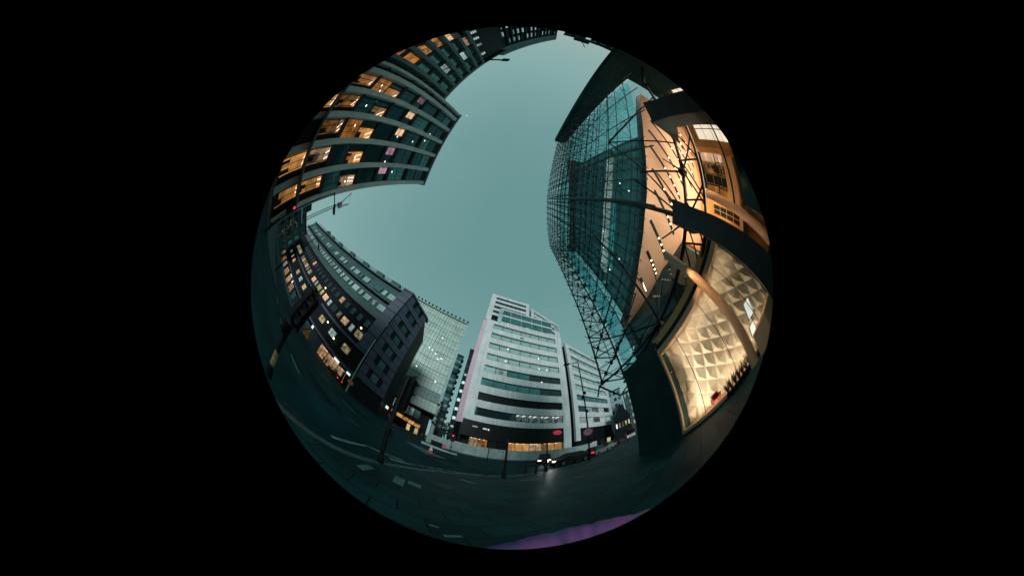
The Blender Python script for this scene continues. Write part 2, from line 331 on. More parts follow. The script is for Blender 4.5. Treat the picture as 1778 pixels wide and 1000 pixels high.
def room(t,x,y,z,wd,ht,col,D=2.4,var=0,M=None,bars=1,k=1.0):
    """a lit room behind clear glass: back and side walls, ceiling with strip lamps, dark furniture"""
    key=(round(wd,2),round(ht,2),col,D,var%3,bars,k)
    if key not in RM:
        c={'amber':(1,.43,.11),'warm':(1,.60,.34),'cool':(.66,.84,.80),'shop':(1,.56,.27)}[col]
        wall=lit(f'{col}_room_wall_{k}',c,.34*k,.7,(.9,.9,1.3)); ceil=lit(f'{col}_room_ceiling_{k}',c,.62*k,.4,(.5,.5,.5)); lampm=glow(f'{col}_strip_lamp',tuple(.5+.5*v for v in c),2.2)  # walls and ceiling glow by emission to stand for the room's lamplight
        mb=MB(); a,b=-wd/2,wd/2; f=.06
        mb.quad((a,D,0),(b,D,0),(b,D,ht),(a,D,ht),0); mb.quad((a,.08,ht),(b,.08,ht),(b,D,ht),(a,D,ht),1)
        mb.quad((a,.08,0),(a,D,0),(a,D,ht),(a,.08,ht),0); mb.quad((b,.08,0),(b,D,0),(b,D,ht),(b,.08,ht),0); mb.quad((a,.08,0),(b,.08,0),(b,D,0),(a,D,0),3)
        rr=random.Random(int(wd*100)+var%3)
        for i in range(2): 
            xx=a+wd*(.25+.45*i)+rr.uniform(-.1,.1); mb.box(xx-.05,xx+.05,.4,D-.3,ht-.07,ht-.02,2)
        for i in range(max(2,int(wd*1.2))):
            xx=rr.uniform(a+.2,b-.2); hh=rr.uniform(.2,.55)*min(ht,2.4); ww=rr.uniform(.12,.4); yy=rr.uniform(.5,D-.5); mb.box(max(a+.03,xx-ww),min(b-.03,xx+ww),yy,yy+.2,.02,hh,3)
        mb.box(a,b,0,.05,0,f,3).box(a,b,0,.05,ht-f,ht,3)
        for i in range(bars+1): xx=a+(wd-f)*i/max(bars,1); mb.box(xx,xx+f,-.004,.052,f+.002,ht-f-.002,3)
        mb.box(a+f,b-f,.004,.048,ht*.32,ht*.32+.05,3) if bars>1 else None
        mb.quad((a,.03,0),(b,.03,0),(b,.03,ht),(a,.03,ht),4)
        RM[key]=mb.mesh('window',[wall,ceil,lampm,M_blackm,M_lobby])
    return part(t,'window',RM[key],None,M,(x,y,z))
M_gblue=glassy('blue_teal_glazing',(.022,.085,.098),.5,.07,.2)
# ------------------------------------------------------------------ left: office block of concrete piers
F=frame(-107,17.6)
t=thing('office_block',F,'tall office block with wide concrete piers and columns of amber lit windows','building')
part(t,'core',MB().box(-12.5,2.3,3.0,16,0,26.4),M_core)
part(t,'end_return',MB().box(2.3,2.45,.75,16,0,26.6),M_concd)
PX=[2.1,-.4,-3.2,-6.0,-8.75,-11.4]
for i,x in enumerate(PX): part(t,'pier',MB().box(x-.35,x+.27,-.15,.75,0,26.9),M_conc)
part(t,'pier',MB().box(-12.85,-12.45,-.15,.75,0,26.9),M_conc)
for z in (3.5,6.75,11.85,15.0,17.2,21.4): part(t,'floor_band',MB().box(-12.45,2.4,.05,.74,z-.2,z+.25),M_slab)
part(t,'parapet',MB().box(-12.9,2.55,-.2,1.2,26.9,27.5),M_concd)
rows=[(.2,3.3),(3.75,6.55),(7.0,9.2),(9.3,11.65),(12.1,14.8),(15.25,17.0),(17.45,21.2),(21.65,24.0),(24.1,26.4)]
for b in range(6):
    x1=PX[b]-.36; x0=(PX[b+1] if b<5 else -12.72)+.28; wd=x1-x0; xc=(x0+x1)/2
    for r,(z0,z1) in enumerate(rows):
        m=M_gblue
        if r==3: m=[M_warm,M_orange,M_orange,M_orange,M_orange2,M_orange2][b]
        elif r==1: m=[M_orange,M_warm,M_orange2,M_orange2,M_orange2,M_core][b]
        elif r==0: m=[M_orange,M_orange,M_core,M_orange,M_core,M_orange2][b]
        elif r==5: m=[M_pinkl,M_pinkl,M_warm,M_warm,M_pinkl,M_gblue][b]
        elif r==2: m=M_gteal if b==0 else (M_orange2 if b in (2,4) else M_gblue)
        elif r>=6: m=M_gteal if (b+r)%3==0 else M_gblue
        hb=1 if r in (6,1) else 0
        if r in (0,1) and m not in (M_core,M_gteal):
            room(t,x0+wd*.34,.4,z0,wd*.62,z1-z0,'warm' if m is M_warm else 'amber',2.4,b+r,None,2,.75 if m is M_orange2 else 1.15); window(t,x1-wd*.16,.4,z0,wd*.28,z1-z0,M_core,1)
        elif r==3:
            room(t,x1-wd*.31,.4,z0,wd*.62,z1-z0,'warm' if m is M_warm else 'amber',2.4,b,None,1,.75 if m is M_orange2 else 1.15)
            window(t,x0+wd*.18,.4,z0,wd*.36-.03,z1-z0,M_gblue,1)
        elif r==5:
            window(t,x0+wd*.25,.4,z0,wd*.5,z1-z0,m,1,1); window(t,x1-wd*.25,.4,z0,wd*.5-.04,z1-z0,M_gblue,1)
        else: window(t,xc,.4,z0,wd,z1-z0,m,3,max(hb,1))
for x,z in ((-1.4,10.6),(-.9,16),(-4.5,16.2),(-5.2,22.5),(-6.6,22.9),(-4.4,19.8),(-10.2,8.1),(-9.5,8.5),(-7.4,8.2),(-5.0,8.4),(1.2,10.2),(.5,18.2)):
    part(t,'ceiling_lamp',MB().box(-.11,.11,-.02,.02,-.05,.05),M_spot,None,(x,.38,z))
part(t,'entrance_canopy',MB().box(-10,1.5,-1.6,.04,3.3,3.55),M_concd)
# lower wing
t=thing('office_wing',F,'lower office wing with concrete piers and teal windows beside the taller block','building')
part(t,'core',MB().box(-24.8,-12.95,.75,14,0,19.3),M_core)
WX=[-14.0,-16.2,-18.4,-20.6,-22.8,-24.9]
for x in WX: part(t,'pier',MB().box(x-.3,x+.3,-.1,.75,0,19.5),mat('teal_concrete',(.06,.13,.135),.65,0,.2,.6))
for z in (3.3,6.4,9.8,13.2,16.4): part(t,'floor_band',MB().box(-25.2,-12.95,.1,.74,z-.3,z+.3),M_slab)
part(t,'parapet',MB().box(-25.2,-12.92,-.15,1.0,19.5,20.1),mat('teal_concrete',(.06,.13,.135)))
for b in range(5):
    x0,x1=WX[b+1]+.31,WX[b]-.31
    for r,(z0,z1) in enumerate([(.2,2.9),(3.7,6.0),(6.8,9.4),(10.2,12.8),(13.6,16.0),(16.8,19.2)]):
        m=M_gdark
        if r==1 and b in (0,): m=M_orange2
        elif r==2 and b in (0,1,2,3): m=[M_orange2,M_orange,M_orange,M_warm][b]
        elif r==3 and b==4: m=M_warm
        elif r>=3: m=M_gteal
        if r==4 and b in (1,3): m=M_cool
        window(t,(x0+x1)/2,.4,z0,x1-x0,z1-z0,m,1,1)
# dark stair tower with bright landing windows
t=thing('stair_tower',frame(-107,17.9),'blind dark tower with a column of bright landing windows','building')
part(t,'wall',MB().box(-32.5,-25.3,0,12,0,19.6),M_core)
part(t,'roof_slab',MB().box(-33.0,-25.2,-.5,12,19.6,20.1),M_blackm)
for i,z in enumerate((5.2,7.2,9.3,11.4,13.6,16.8)): window(t,-26.6+.1*i,-.12,z,1.5,.8,M_cool,3)
part(t,'roof_arm',MB().box(-27.4,-26.9,-2.6,0,20.1,20.3).box(-27.6,-26.7,-3.6,-2.5,19.9,20.35),M_blackm)
# gridded block at the back
t=thing('gridded_block',frame(-113,22),'long dark block with a fine grid of bright slit windows near the top rim','building')
part(t,'wall',MB().box(-56,-31.5,0,14,0,19.4),M_core)
part(t,'attic',MB().box(-56.2,-31.3,-.15,14,19.4,22.4),mat('teal_attic',(.05,.13,.14),.6,0,.2,.5))
for i in range(14):
    x=-32.8-i*1.68
    part(t,'rib',MB().box(x-.95,x-.73,-.3,0,0,19.4),M_slab)
    window(t,x,-.17,20.2,.95,1.5,M_gsky,1)
    for r in range(6): 
        if (i*7+r*3)%4<3: window(t,x,-.13,.9+r*3.1,.5,1.9,M_cool if (i+r)%3 else M_gsky,1)
# skyline down the street
def plain_block(name,M,label,x0,x1,dp,h,m,cols,rws,wm,extra=None):
    t=thing(name,M,label,'building')
    part(t,'wall',MB().box(x0,x1,0,dp,0,h),m)
    part(t,'parapet',MB().box(x0-.2,x1+.2,-.2,dp,h,h+.7),M_slab)
    cw=(x1-x0)/cols
    for i in range(cols):
        for r in range(rws):
            k=(i*5+r*3+int(h))%7
            window(t,x0+cw*(i+.5),-.12,h*(r+.25)/rws+.2,cw*.6,h/rws*.55,wm[k%len(wm)],1)
    return t
t=plain_block('corner_block',frame(174,70),'flat roofed block closing the street at the top rim, with a bright glazed corner',-14,-2,14,20.5,M_concd,5,5,[M_cool,M_gteal,M_gsky])
t2=plain_block('stepped_block',frame(170,76),'dark stepped block at the street end with a roof hut and mast',-1.5,9,14,22.5,M_core,4,5,[M_gdark,M_gteal])
part(t2,'roof_hut',MB().box(1,6,2,8,23.2,25.6),M_core); part(t2,'mast',MB().tube((4,1.5,23.2),(1.6,1.5,28.6),.16),M_blackm)
t3=plain_block('narrow_block',frame(165,66),'narrow dark block half hidden behind the glass hall at the street end',-4,5,12,19.5,M_core,3,4,[M_gdark])
# ------------------------------------------------------------------ left: dark corner building
F=frame(FB,28)
t=thing('corner_building',F,'long dark brick building with teal roof storeys and many small lit windows over shops','building')
part(t,'wall',MB().box(-97,-14.4,.2,16,3.9,17.2),M_brick)
SHOPS=[(-25.4,-22.6,M_shop),(-22.4,-18.9,M_shop),(-18.7,-16.6,M_yel),(-34,-31.5,M_gdark),(-41,-38,M_cool),(-48,-45.5,M_gteal),(-53.5,-50.4,M_yel),(-59,-56,M_shop),(-66,-62,M_shop),(-72,-69,M_cool),(-78,-74.5,M_orange),(-86,-82,M_shop)]
part(t,'shop_storey',MB().box(-97,-14.4,3.0,16,0,3.6),M_core)
xe=-97
for x0,x1,m in sorted(SHOPS,key=lambda v:v[0])+[(-14.4,0,None)]:
    if x0-xe>.05: part(t,'shop_pier',MB().box(xe+.01,x0-.01,.6,3.0,0,3.6),M_core)
    xe=x1
part(t,'roof_storey',MB().sideprism([(0,0),(0,0)],0,0) if 0 else MB().add([(-97,.1,17.9),(-17.6,.1,17.9),(-17.6,1.0,28.6),(-97,1.0,28.6),(-97,16,17.9),(-17.6,16,17.9),(-17.6,16,28.6),(-97,16,28.6)],[(0,1,2,3),(3,2,6,7),(1,5,6,2),(0,3,7,4)]),M_tealc)
for z0,z1,m in ((3.6,4.1,M_slate),(17.2,17.9,M_tealc),(8.9,9.5,M_slate),(22.7,22.95,M_slab)):
    part(t,'string_course',MB().box(-97,-14.3 if z0<20 else -17.6,-.15,.9,z0,z1),m)
part(t,'cornice',MB().box(-97.2,-17.4,.4,2,28.6,29.1),M_tealc)
x=-18.6; k=0
while x>-95:
    big=k%2==0; wd=2.25 if big else 1.2
    for z,ht,ms,yo in ((19.6,1.75,[M_gsky,M_gsky,M_cool],.06),(24.1,1.9,[M_gsky,M_gsky,M_gteal],.42)):
        if z==24.1 and k%5==3: continue
        window(t,x,yo,z,wd*(1.1 if z>20 else 1),ht,ms[(k+int(z))%3],3 if big else 1,0)
    m=[M_yel,M_yel,M_warm,M_cool][(k*3)%4]
    if x>-78: window(t,x,.05,10.6,wd*.95,1.75,m if k%7!=4 else M_gdark,2 if big else 1,1)
    if big and x>-80: window(t,x-.6,.05,6.0,2.2,1.7,[M_yel,M_cool,M_yel,M_gdark,M_warm][k//2%5],2,1)
    if x>-70: window(t,x,.05,14.0,1.4,1.8,M_warm if k%9==4 else M_gdark,1,1)
    x-=2.6; k+=1
for i,x in enumerate((-21,-27.5,-35,-44,-55,-64)): 
    part(t,'roof_dormer',MB().box(x-1.5,x+1.5,.5,3,29.1,30.1).box(x-1.7,x+1.7,.4,3,30.1,30.25),M_tealc)
part(t,'roof_railing',(lambda m:[m.tube((x,.6,29.1),(x,.6,30.2),.05) for x in range(-90,-17,2)] and m.tube((-90,.6,30.15),(-18,.6,30.15),.05).tube((-90,.6,29.7),(-18,.6,29.7),.04))(MB()),M_steel)
part(t,'barrel_roof_hut',MB().sideprism([(-75+3.4*math.cos(a),29.1+3.6*math.sin(a)) for a in [math.pi*i/10 for i in range(11)]][::-1],2,7),M_steel)
# chamfered corner of cladding panels
ch=[(-14.4,.2),(-9.6,5.6)]; cl=math.hypot(4.8,5.4); ca=math.degrees(math.atan2(5.4,4.8))
CM=F@Matrix.Translation((-14.4,.2,0))@Matrix.Rotation(RD(ca),4,'Z')
part(t,'corner_core',MB().prism([(-17.5,1.0),(-14.4,.5),(-9.8,5.7),(-9.8,16),(-17.5,16)],0,28.8),M_core)
for fl in range(7):
    z=4.2+fl*3.55
    for cidx in range(3):
        x0=.05+cidx*cl/3; x1=x0+cl/3-.1
        part(t,'cladding_panel',MB().box(x0,x1,-.1,.25,z,z+1.45),M_slate,CM)
        if cidx==1: window(t,(x0+x1)/2,.02,z+1.6,x1-x0-.5,1.75,M_gdark,1,0,None,CM)
        else: part(t,'cladding_panel',MB().box(x0+(.0 if cidx==0 else .7),x1-(.7 if cidx==0 else 0),-.06,.25,z+1.55,z+3.4),M_slate,CM)
for fl in range(5):
    z=9.6+fl*3.9
    part(t,'cladding_panel',MB().box(-17.4,-14.5,-.2,.3,z,z+1.85),M_slate); part(t,'cladding_panel',MB().box(-17.4,-14.5,-.16,.3,z+1.95,z+3.75),M_slate)
part(t,'corner_parapet',MB().prism([(-17.5,-.2),(-14.4,-.2),(-9.3,5.5),(-9.3,7),(-17.5,7)],29.1,29.6),M_slate)
# shopfronts
for x0,x1,m in SHOPS:
    if m in (M_shop,M_yel,M_cool,M_orange): room(t,(x0+x1)/2,.42,.25,x1-x0,2.7,{M_shop:'shop',M_yel:'warm',M_cool:'cool',M_orange:'amber'}[m],2.4,int(-x0),None,3,1.5)
    else: part(t,'shopfront',pane_mesh(x1-x0,2.7,m,3,0),None,None,((x0+x1)/2,.42,.25))
for x,z,wd,ht in ((-19.6,3.0,1.5,.55),(-15.9,2.9,.9,.5),(-30.5,2.8,.7,.9),(-57,3.2,2.2,.4),(-53,2.6,.6,.9)):
    part(t,'light_box_sign',MB().box(x-wd/2,x+wd/2,.1,.24,z,z+ht),M_wsign)
for x,z in ((-36.5,13.0),(-18.8,12.9),(-27.0,7.6),(-22.8,6.2)):
    part(t,'wall_lamp',MB().lathe([(.02,-.2),(.18,-.1),(.2,.05),(.03,.16)]),M_wspot,None,(x,-.35,z))
part(t,'side_sign',MB().box(-9.0,-8.85,7,9.2,2.8,3.5),M_wsign)
# ------------------------------------------------------------------ pale glass tower
F=frame(FB,55)
t=thing('glass_tower',F,'pale green glass tower with fine mullion lines and a row of roof posts','building')
part(t,'core',MB().box(-26,.5,.6,18,10.2,53.6),M_concd)
cols=9; 
for r in range(11):
    z0=10.4+r*4.0
    if r==10: z0=50.4
    z1=z0+3.92 if r<10 else 54.4
    for c in range(3):
        x0=-26.2+c*9.03; mb=MB().box(x0,x0+8.98,0,.5,z0,z1,0)
        for i in range(7): mb.box(x0+i*1.28,x0+i*1.28+.06,-.12,-.003,z0,z1,1)
        mb.box(x0,x0+8.98,-.05,-.004,z0,z0+.09,1).box(x0,x0+8.98,-.04,-.004,z0+2.6,z0+2.65,1)
        part(t,'curtain_wall_panel',mb,[M_gpale if r not in (1,) or c==0 else mat('teal_spandrel',(.03,.13,.13),.4,0,.3,.3),M_steel])
part(t,'fin',MB().box(.9,1.9,-.5,12,2,54.2),M_conc)
part(t,'roof_edge',MB().box(-26.4,1.9,-.6,2,54.4,54.9),mat('pale_roof_edge',(.3,.38,.37)))
for i in range(14): part(t,'roof_post',MB().lathe([(.16,0),(.16,.5),(.45,.6),(.45,1.1),(.1,1.3)],n=8),M_blackm,None,(-25+i*2,-.4,54.9))
part(t,'under_soffit',MB().box(-26.2,.9,.1,18,9.9,10.2),M_core)
part(t,'podium',MB().box(-22,-.2,3.2,16,0,9.9),M_core)
for i in range(6): window(t,-15.2+i*2.15,3.0,6.2,1.95,3.4,[M_gdark,M_cool,M_gsky,M_cool,M_gsky,M_gteal][i],2,2)
for i in range(6): part(t,'lit_canopy_panel',pane_mesh(1.9,1.4,M_orange if i>1 else M_yel,1,0),None,None,(-13.2+i*2.0,.7,3.6-.15*i))
part(t,'slanted_column',MB().tube((-14.6,.2,7.4),(-11.2,-.6,.0),.32),M_conc); part(t,'slanted_column',MB().tube((-21,.2,9.8),(-17.5,-.4,0),.3),M_conc)
for i in range(5): part(t,'entrance_pane',pane_mesh(1.2,2.6,M_yel if i%2 else M_gdark,1),None,None,(-7.2+i*1.35,2.6,.1))
for x,z in ((-9,34.5),(-7.6,34.2),(-5.8,33.2),(-3.2,32.4),(-6,41.6),(-4.4,31.6),(-10.2,24.6),(-2.2,22.4)): part(t,'ceiling_lamp',MB().box(-.28,.28,-.16,-.13,-.1,.1),M_spot,None,(x,0,z))
# balconied slab beside it
t=thing('balcony_tower',frame(FB,70),'slim teal tower with stacked balconies beside the pale glass tower','building')
part(t,'wall',MB().box(2.0,5.4,0,12,0,47),M_gteal)
for i in range(14): part(t,'balcony',MB().box(5.0,6.0,-.9,1.2,3+i*3.15,4.1+i*3.15),M_slab)
part(t,'roof_slab',MB().box(1.8,5.7,-.3,12,47,47.6),M_slab)
for i in range(12): window(t,3.7,-.13,4+i*3.5,2.6,1.6,M_gsky if i%3 else M_gdark,2)
t=thing('dark_slab',frame(-10.3,60),'narrow black slab block squeezed behind the pinkish flank of the white offices','building')
part(t,'wall',MB().box(-3.0,-1.2,0,14,0,45.5),M_core); part(t,'roof_slab',MB().box(-3.2,-1.2,-.2,14,45.5,46.2),M_slab)
for i in range(10): window(t,-2.1,-.13,4+i*4,1.2,1.4,M_gdark,1)
# ------------------------------------------------------------------ white office building
F=frame(-10.3,38)
t=thing('white_offices',F,'white clad office building with long bands of windows, black ground storey and setback top','building')
part(t,'core',MB().box(.6,26.6,3.2,20,0,43.6),M_core)
part(t,'side_return',MB().box(.62,.8,.72,3.2,0,43.6),M_core); part(t,'side_return',MB().box(26.4,26.58,.72,3.2,0,43.6),M_core)
part(t,'pier',MB().box(.35,2.75,0,.7,9.4,44.2),M_white); part(t,'pier',MB().box(24.95,27.2,0,.7,2.7,44.2),M_white)
tops=[42.8,38.65,34.5,30.35,26.2,22.0,17.6,13.3]
zprev=44.2
for i,zt in enumerate(tops):
    part(t,'spandrel',MB().box(2.75,24.95,.02,.7,zt,zprev),M_white); zb=zt-2.25; zprev=zb
    if i<4: ms=[M_gsky]*7
    elif i==4: ms=[M_gsky,M_gsky,M_gteal,M_gteal,M_gdark,M_gdark,M_gdark]
    elif i==5: ms=[M_gteal]*5+[M_gdark]*2
    elif i==6: ms=[M_black]*7
    else: ms=[M_gdark,M_gdark,M_gdark,M_office,M_office,M_cool,M_office]
    for k in range(7):
        wd=22.2/7
        if ms[k] in (M_office,M_cool): room(t,2.75+wd*(k+.5),.42,zb+.02,wd-.04,2.21,'cool',2.4,k,None,1,.55)
        else: window(t,2.75+wd*(k+.5),.42,zb+.02,wd-.04,2.21,ms[k],1)
part(t,'spandrel',MB().box(2.0,24.95,.02,.7,9.4,zprev),M_white)
part(t,'black_fascia',MB().box(.6,24.95,.2,.69,5.0,9.4),M_black)
part(t,'fascia_sign',MB().add([(23.1+1.25*math.cos(2*math.pi*i/24),y,8.05+.72*math.sin(2*math.pi*i/24)) for y in (.05,.19) for i in range(24)],[tuple(range(24)),tuple(range(47,23,-1))]+[(i,24+i,24+(i+1)%24,(i+1)%24) for i in range(24)]),glow('red_sign',(.75,.02,.07),.30))
for x,wd,ht in ((5.6,.9,.35),(6.4,.35,.5),(3.4,1.1,.16)): part(t,'fascia_lamp',MB().box(x-wd/2,x+wd/2,.12,.2,8.0-ht,8.0),glow('dim_white_lamp',(.8,.9,.85),.5))
for i,(x0,x1,m) in enumerate(((2.9,4.5,M_warm),(4.6,6.6,M_orange),(11.1,12.6,M_orange),(12.7,16.0,M_orange),(16.1,19,M_warm),(19.6,20.6,M_orange2),(20.7,22.4,M_orange),(22.5,24.6,M_orange),(6.9,8.6,M_gdark),(8.8,10.8,M_black))):
    if m in (M_warm,M_orange,M_orange2): room(t,(x0+x1)/2,.5,.3,x1-x0,4.6,'warm' if m is M_warm else 'amber',2.4,i,None,2,1.3)
    else: window(t,(x0+x1)/2,.5,.3,x1-x0,4.6,m,2 if x1-x0>2.5 else 1,1)
part(t,'ground_plinth',MB().box(.6,27.2,.45,.69,0,.3),M_black)
for p in ((8.5,34.0),(8.2,29.3),(18.3,32.9),(18.4,29.0),(20.8,28.9),(19,24.3)): part(t,'ceiling_lamp',MB().box(-.18,.18,-.02,0,-.1,.1),M_spot,None,(p[0],.4,p[1]))
part(t,'round_atrium_lamp',MB().lathe([(.1,-1),(.7,-.6),(.95,0),(.7,.6),(.1,1)],n=14),lit('silver_dome',(.6,.8,.75),.35,.6),None,(7.4,.9,25.2))
# pinkish flank, folded back
part(t,'flank_wall',MB().prism([(.34,0),(.6,.1),(.6,6),(-.9,6),(-.9,1.25)],8.2,44.3),M_pinkw)
part(t,'flank_base',MB().prism([(.38,.1),(.6,.1),(.6,6),(-.85,6),(-.85,1.35)],0,8.2),M_black)
# setback storeys
part(t,'setback_core',MB().box(.5,15.1,1.2,16,44.2,59.2),M_core)
part(t,'setback_pier',MB().box(-.5,1.4,.3,1.2,44.2,60.2),M_white); part(t,'setback_pier',MB().box(13.9,15.2,.3,1.2,44.2,60.2),M_white)
for z0,z1 in ((58.6,60.2),(55.9,57.3),(53.0,54.4),(50.2,51.5),(47.4,48.7)): part(t,'setback_spandrel',MB().box(1.4,13.9,.35,1.2,z0,z1),M_white)
for z in (57.3,54.4,51.5,48.7): 
    for k in range(4): window(t,1.4+12.5/4*(k+.5),.95,z+.02,12.5/4-.05,1.25 if z>57 else 1.55,M_gteal,1)
SW=F@Matrix.Translation((16.4,1.3,0))@Matrix.Rotation(RD(17.8),4,'Z')
part(t,'setback_wing_core',MB().box(.2,16.2,.5,12,44.2,58.6),M_core,SW)
part(t,'setback_wing_pier',MB().box(0,1.4,0,.5,44.2,59.6),M_white,SW); part(t,'setback_wing_pier',MB().box(12.9,16.4,0,.5,44.2,59.6),M_white,SW)
for z0,z1 in ((58.0,59.6),(55.2,56.6),(52.4,53.7),(49.6,50.9),(46.8,48.0)): part(t,'setback_spandrel',MB().box(1.4,12.9,.04,.5,z0,z1),M_white,SW)
for z in (56.6,53.7,50.9,48.0):
    for k in range(4): window(t,1.4+11.5/4*(k+.5),.3,z+.02,2.8,1.5,M_gteal if z<55 else M_gsky,1,0,None,SW)
for k in range(4): part(t,'vent_slot',MB().box(13.3+k*.75,13.6+k*.75,-.03,-.003,54.6,58.6),M_black,SW)
part(t,'terrace_glazing',MB().box(5.2,24.2,-.0+.25,.29,45.6,51.4),M_gteal); 
for z in (44.4,48.0,51.4): part(t,'terrace_band',MB().box(4.2,24.4,.1,.34,z,z+.7),M_white)
part(t,'terrace_pier',MB().box(3.6,5.0,.05,.3,44.3,51.6),M_gsky)
for x in (8,12,16,20): part(t,'terrace_mullion',MB().box(x,x+.15,.2,.25,44.5,51.4),M_conc)
for x in (3,5,9,11): part(t,'roof_rail_post',MB().tube((x,.8,60.2),(x,.8,61),.06),M_steel)
part(t,'vent_grille',MB().box(11.8,13.2,-.04,.02,39.4,39.75),M_black); part(t,'vent_grille',MB().box(23.6,24.5,-.04,.02,15.2,15.6),M_black)
# recessed strip and angled wing
part(t,'recess',MB().prism([(27.2,1.2),(28.4,1.6),(28.4,12),(27.2,12)],0,43.4),M_gteal)
WM_=frame(-27.5+55+35.0,0)
A=Vector((22.6,44.7)); Bv=Vector((47.0,57.8)); wa=math.degrees(math.atan2((Bv-A).y,(Bv-A).x)); WL=(Bv-A).length
W=pose(A.x,A.y,0,wa)
part(t,'wing_core',MB().box(.4,WL-.4,.7,16,0,43.4),M_core,W)
part(t,'wing_pier',MB().box(0,2.2,0,.7,4.6,44.2),M_white,W); part(t,'wing_pier',MB().box(WL-2.4,WL-1.3,0,.7,4.6,44.2),M_white,W); part(t,'wing_pier',MB().box(WL-1.0,WL,0,.7,4.6,44.2),M_white,W)
zp=44.2
for i,zt in enumerate(tops):
    part(t,'wing_spandrel',MB().box(2.2,WL-2.4,.02,.7,zt,zp),M_white,W); zp=zt-(2.25 if i not in () else 2.25)
    ms=[M_gsky]*5 if i<5 else ([M_gteal]*5 if i==5 else ([M_gdark,M_cool,M_office,M_cool,M_gdark] if i==6 else [M_office,M_cool,M_office,M_cool,M_cool]))
    for k in range(5):
        wd=(WL-4.6)/5; window(t,2.2+wd*(k+.5),.42,zp+.02,wd-.04,2.2,ms[k],1,0,None,W)
part(t,'wing_spandrel',MB().box(2.2,WL-2.4,.02,.7,9.2,zp),M_white,W)
part(t,'wing_fascia',MB().box(2.2,WL-1,.2,.69,4.2,9.2),M_black,W); part(t,'wing_base',MB().box(.4,WL-.4,.4,.69,0,4.2),M_black,W)
for k in range(4): window(t,5+k*5.5,.25,.6,3,2.6,[M_gdark,M_warm,M_gdark,M_yel][k],2,0,None,W)
# site hoarding
t=thing('site_hoarding',frame(-10.3,32.3),'low pale site hoarding of plain boards in front of the white offices','hoarding')
for i in range(13):
    part(t,'board',MB().box(-1.1+i*2.44,1.30+i*2.44,0,.06,.06,2.55).box(-1.06+i*2.44,1.26+i*2.44,-.02,-.003,2.35,2.5),mat('hoarding_paint',(.30,.37,.37),.6,0,.22,.8))
part(t,'kickboard',MB().box(-1.2,30.6,-.5,-.05,-.1,.22),M_concd)
t=thing('short_hoarding',frame(-15.5,36),'short separate run of pale hoarding boards left of the red signal','hoarding')
for i in range(3): part(t,'board',MB().box(-2.2+i*1.5,-.74+i*1.5,0,.06,.0,2.35),MC['hoarding_paint'])
# ------------------------------------------------------------------ far right street
t=plain_block('stone_block',frame(41,86),'pale stone block far down the street between the white offices and the glass hall',-3.5,3.4,14,29,M_conc,3,8,[M_gdark,M_gteal,M_gsky])
t=plain_block('gridded_glass_block',frame(46,72),'low dark block with a grid of pale windows tucked beside the stone pier',-3,6,12,21,M_concd,5,6,[M_gsky,M_cool,M_gteal])
t=thing('gabled_building',frame(41.6,62),'black gabled building with a row of yellow lit windows in the side street','building')
part(t,'wall',MB().box(-2.6,3.2,0,10,0,8.6),M_core); part(t,'gable_roof',MB().sideprism([(-2.9,8.6),(3.5,8.6),(1.2,13.5),(.2,15.4),(-.6,13.5)],-.2,10),M_core)
for i in range(5): window(t,-1.9+i*1.1,-.12,5.2,.6,2.0,[M_wsign,M_yel,M_yel,M_yel,M_yel][i],1)
# ------------------------------------------------------------------ far left street end
t=plain_block('street_end_block',frame(-96.5,72),'far block with a stepped roof closing the street behind the traffic lights',-5.5,7,16,15,M_concd,6,4,[M_gdark,M_gteal,M_gdark])
part(t,'roof_hut',MB().box(-5,-1,3,10,15.7,19),M_steel)
part(t,'cornice',MB().box(-5.8,2,-.8,0,12.4,13.2),M_conc)
cr=thing('tower_crane',frame(-95.4,150),'distant luffing tower crane with a red cab above the street end','crane')
mast=MB()
for sx in (-1.2,1.2):
    for sy in (-1.2,1.2): mast.tube((sx,sy,0),(sx,sy,69),.24,4)
for i in range(22):
    z=i*3.1; mast.tube((-1.2,-1.2,z),(1.2,-1.2,z+3.1),.15,4).tube((1.2,1.2,z),(-1.2,1.2,z+3.1),.15,4).tube((-1.2,1.2,z),(-1.2,-1.2,z+3.1),.15,4)
part(cr,'mast',mast,M_steel)
jb=MB(); a,b=Vector((0,0,71)),Vector((-8.2,5,88))
for off in ((0,0,1.2),(.9,0,-.6),(-.9,0,-.6)): jb.tube(a+Vector(off),b+Vector(off)*.3,.18,4)
for i in range(10): jb.tube(a.lerp(b,i/10)+Vector((.8,0,-.5)),a.lerp(b,(i+1)/10)+Vector((-.5,0,.6)),.12,4)
M_cr=mat('crane_red',(.55,.05,.14),.5)
part(cr,'jib',jb,M_steel); part(cr,'jib_tip',MB().tube(a.lerp(b,.82),b,.7,6),M_cr)
part(cr,'cab',MB().box(-2.2,1.2,-1.8,1.8,68.5,73),M_cr); part(cr,'counterweight',MB().box(.6,3.4,-1.2,2.2,70,74),mat('pale_counterweight',(.5,.55,.55)))
part(cr,'a_frame',MB().tube((1,0,73),(2.2,-1,83),.3,4).tube((2.6,1,73),(2.2,-1,83),.3,4).tube((2.2,-1,83),tuple(a.lerp(b,.9)),.1,4),M_steel)
# ------------------------------------------------------------------ right: glass hall
AH=100
H=frame(AH,0)
t=thing('glass_hall',frame(AH,4.5),'big glass fronted hall with trusses outside and a warm lit lobby','building')
SA,SB=-8.2,9.6
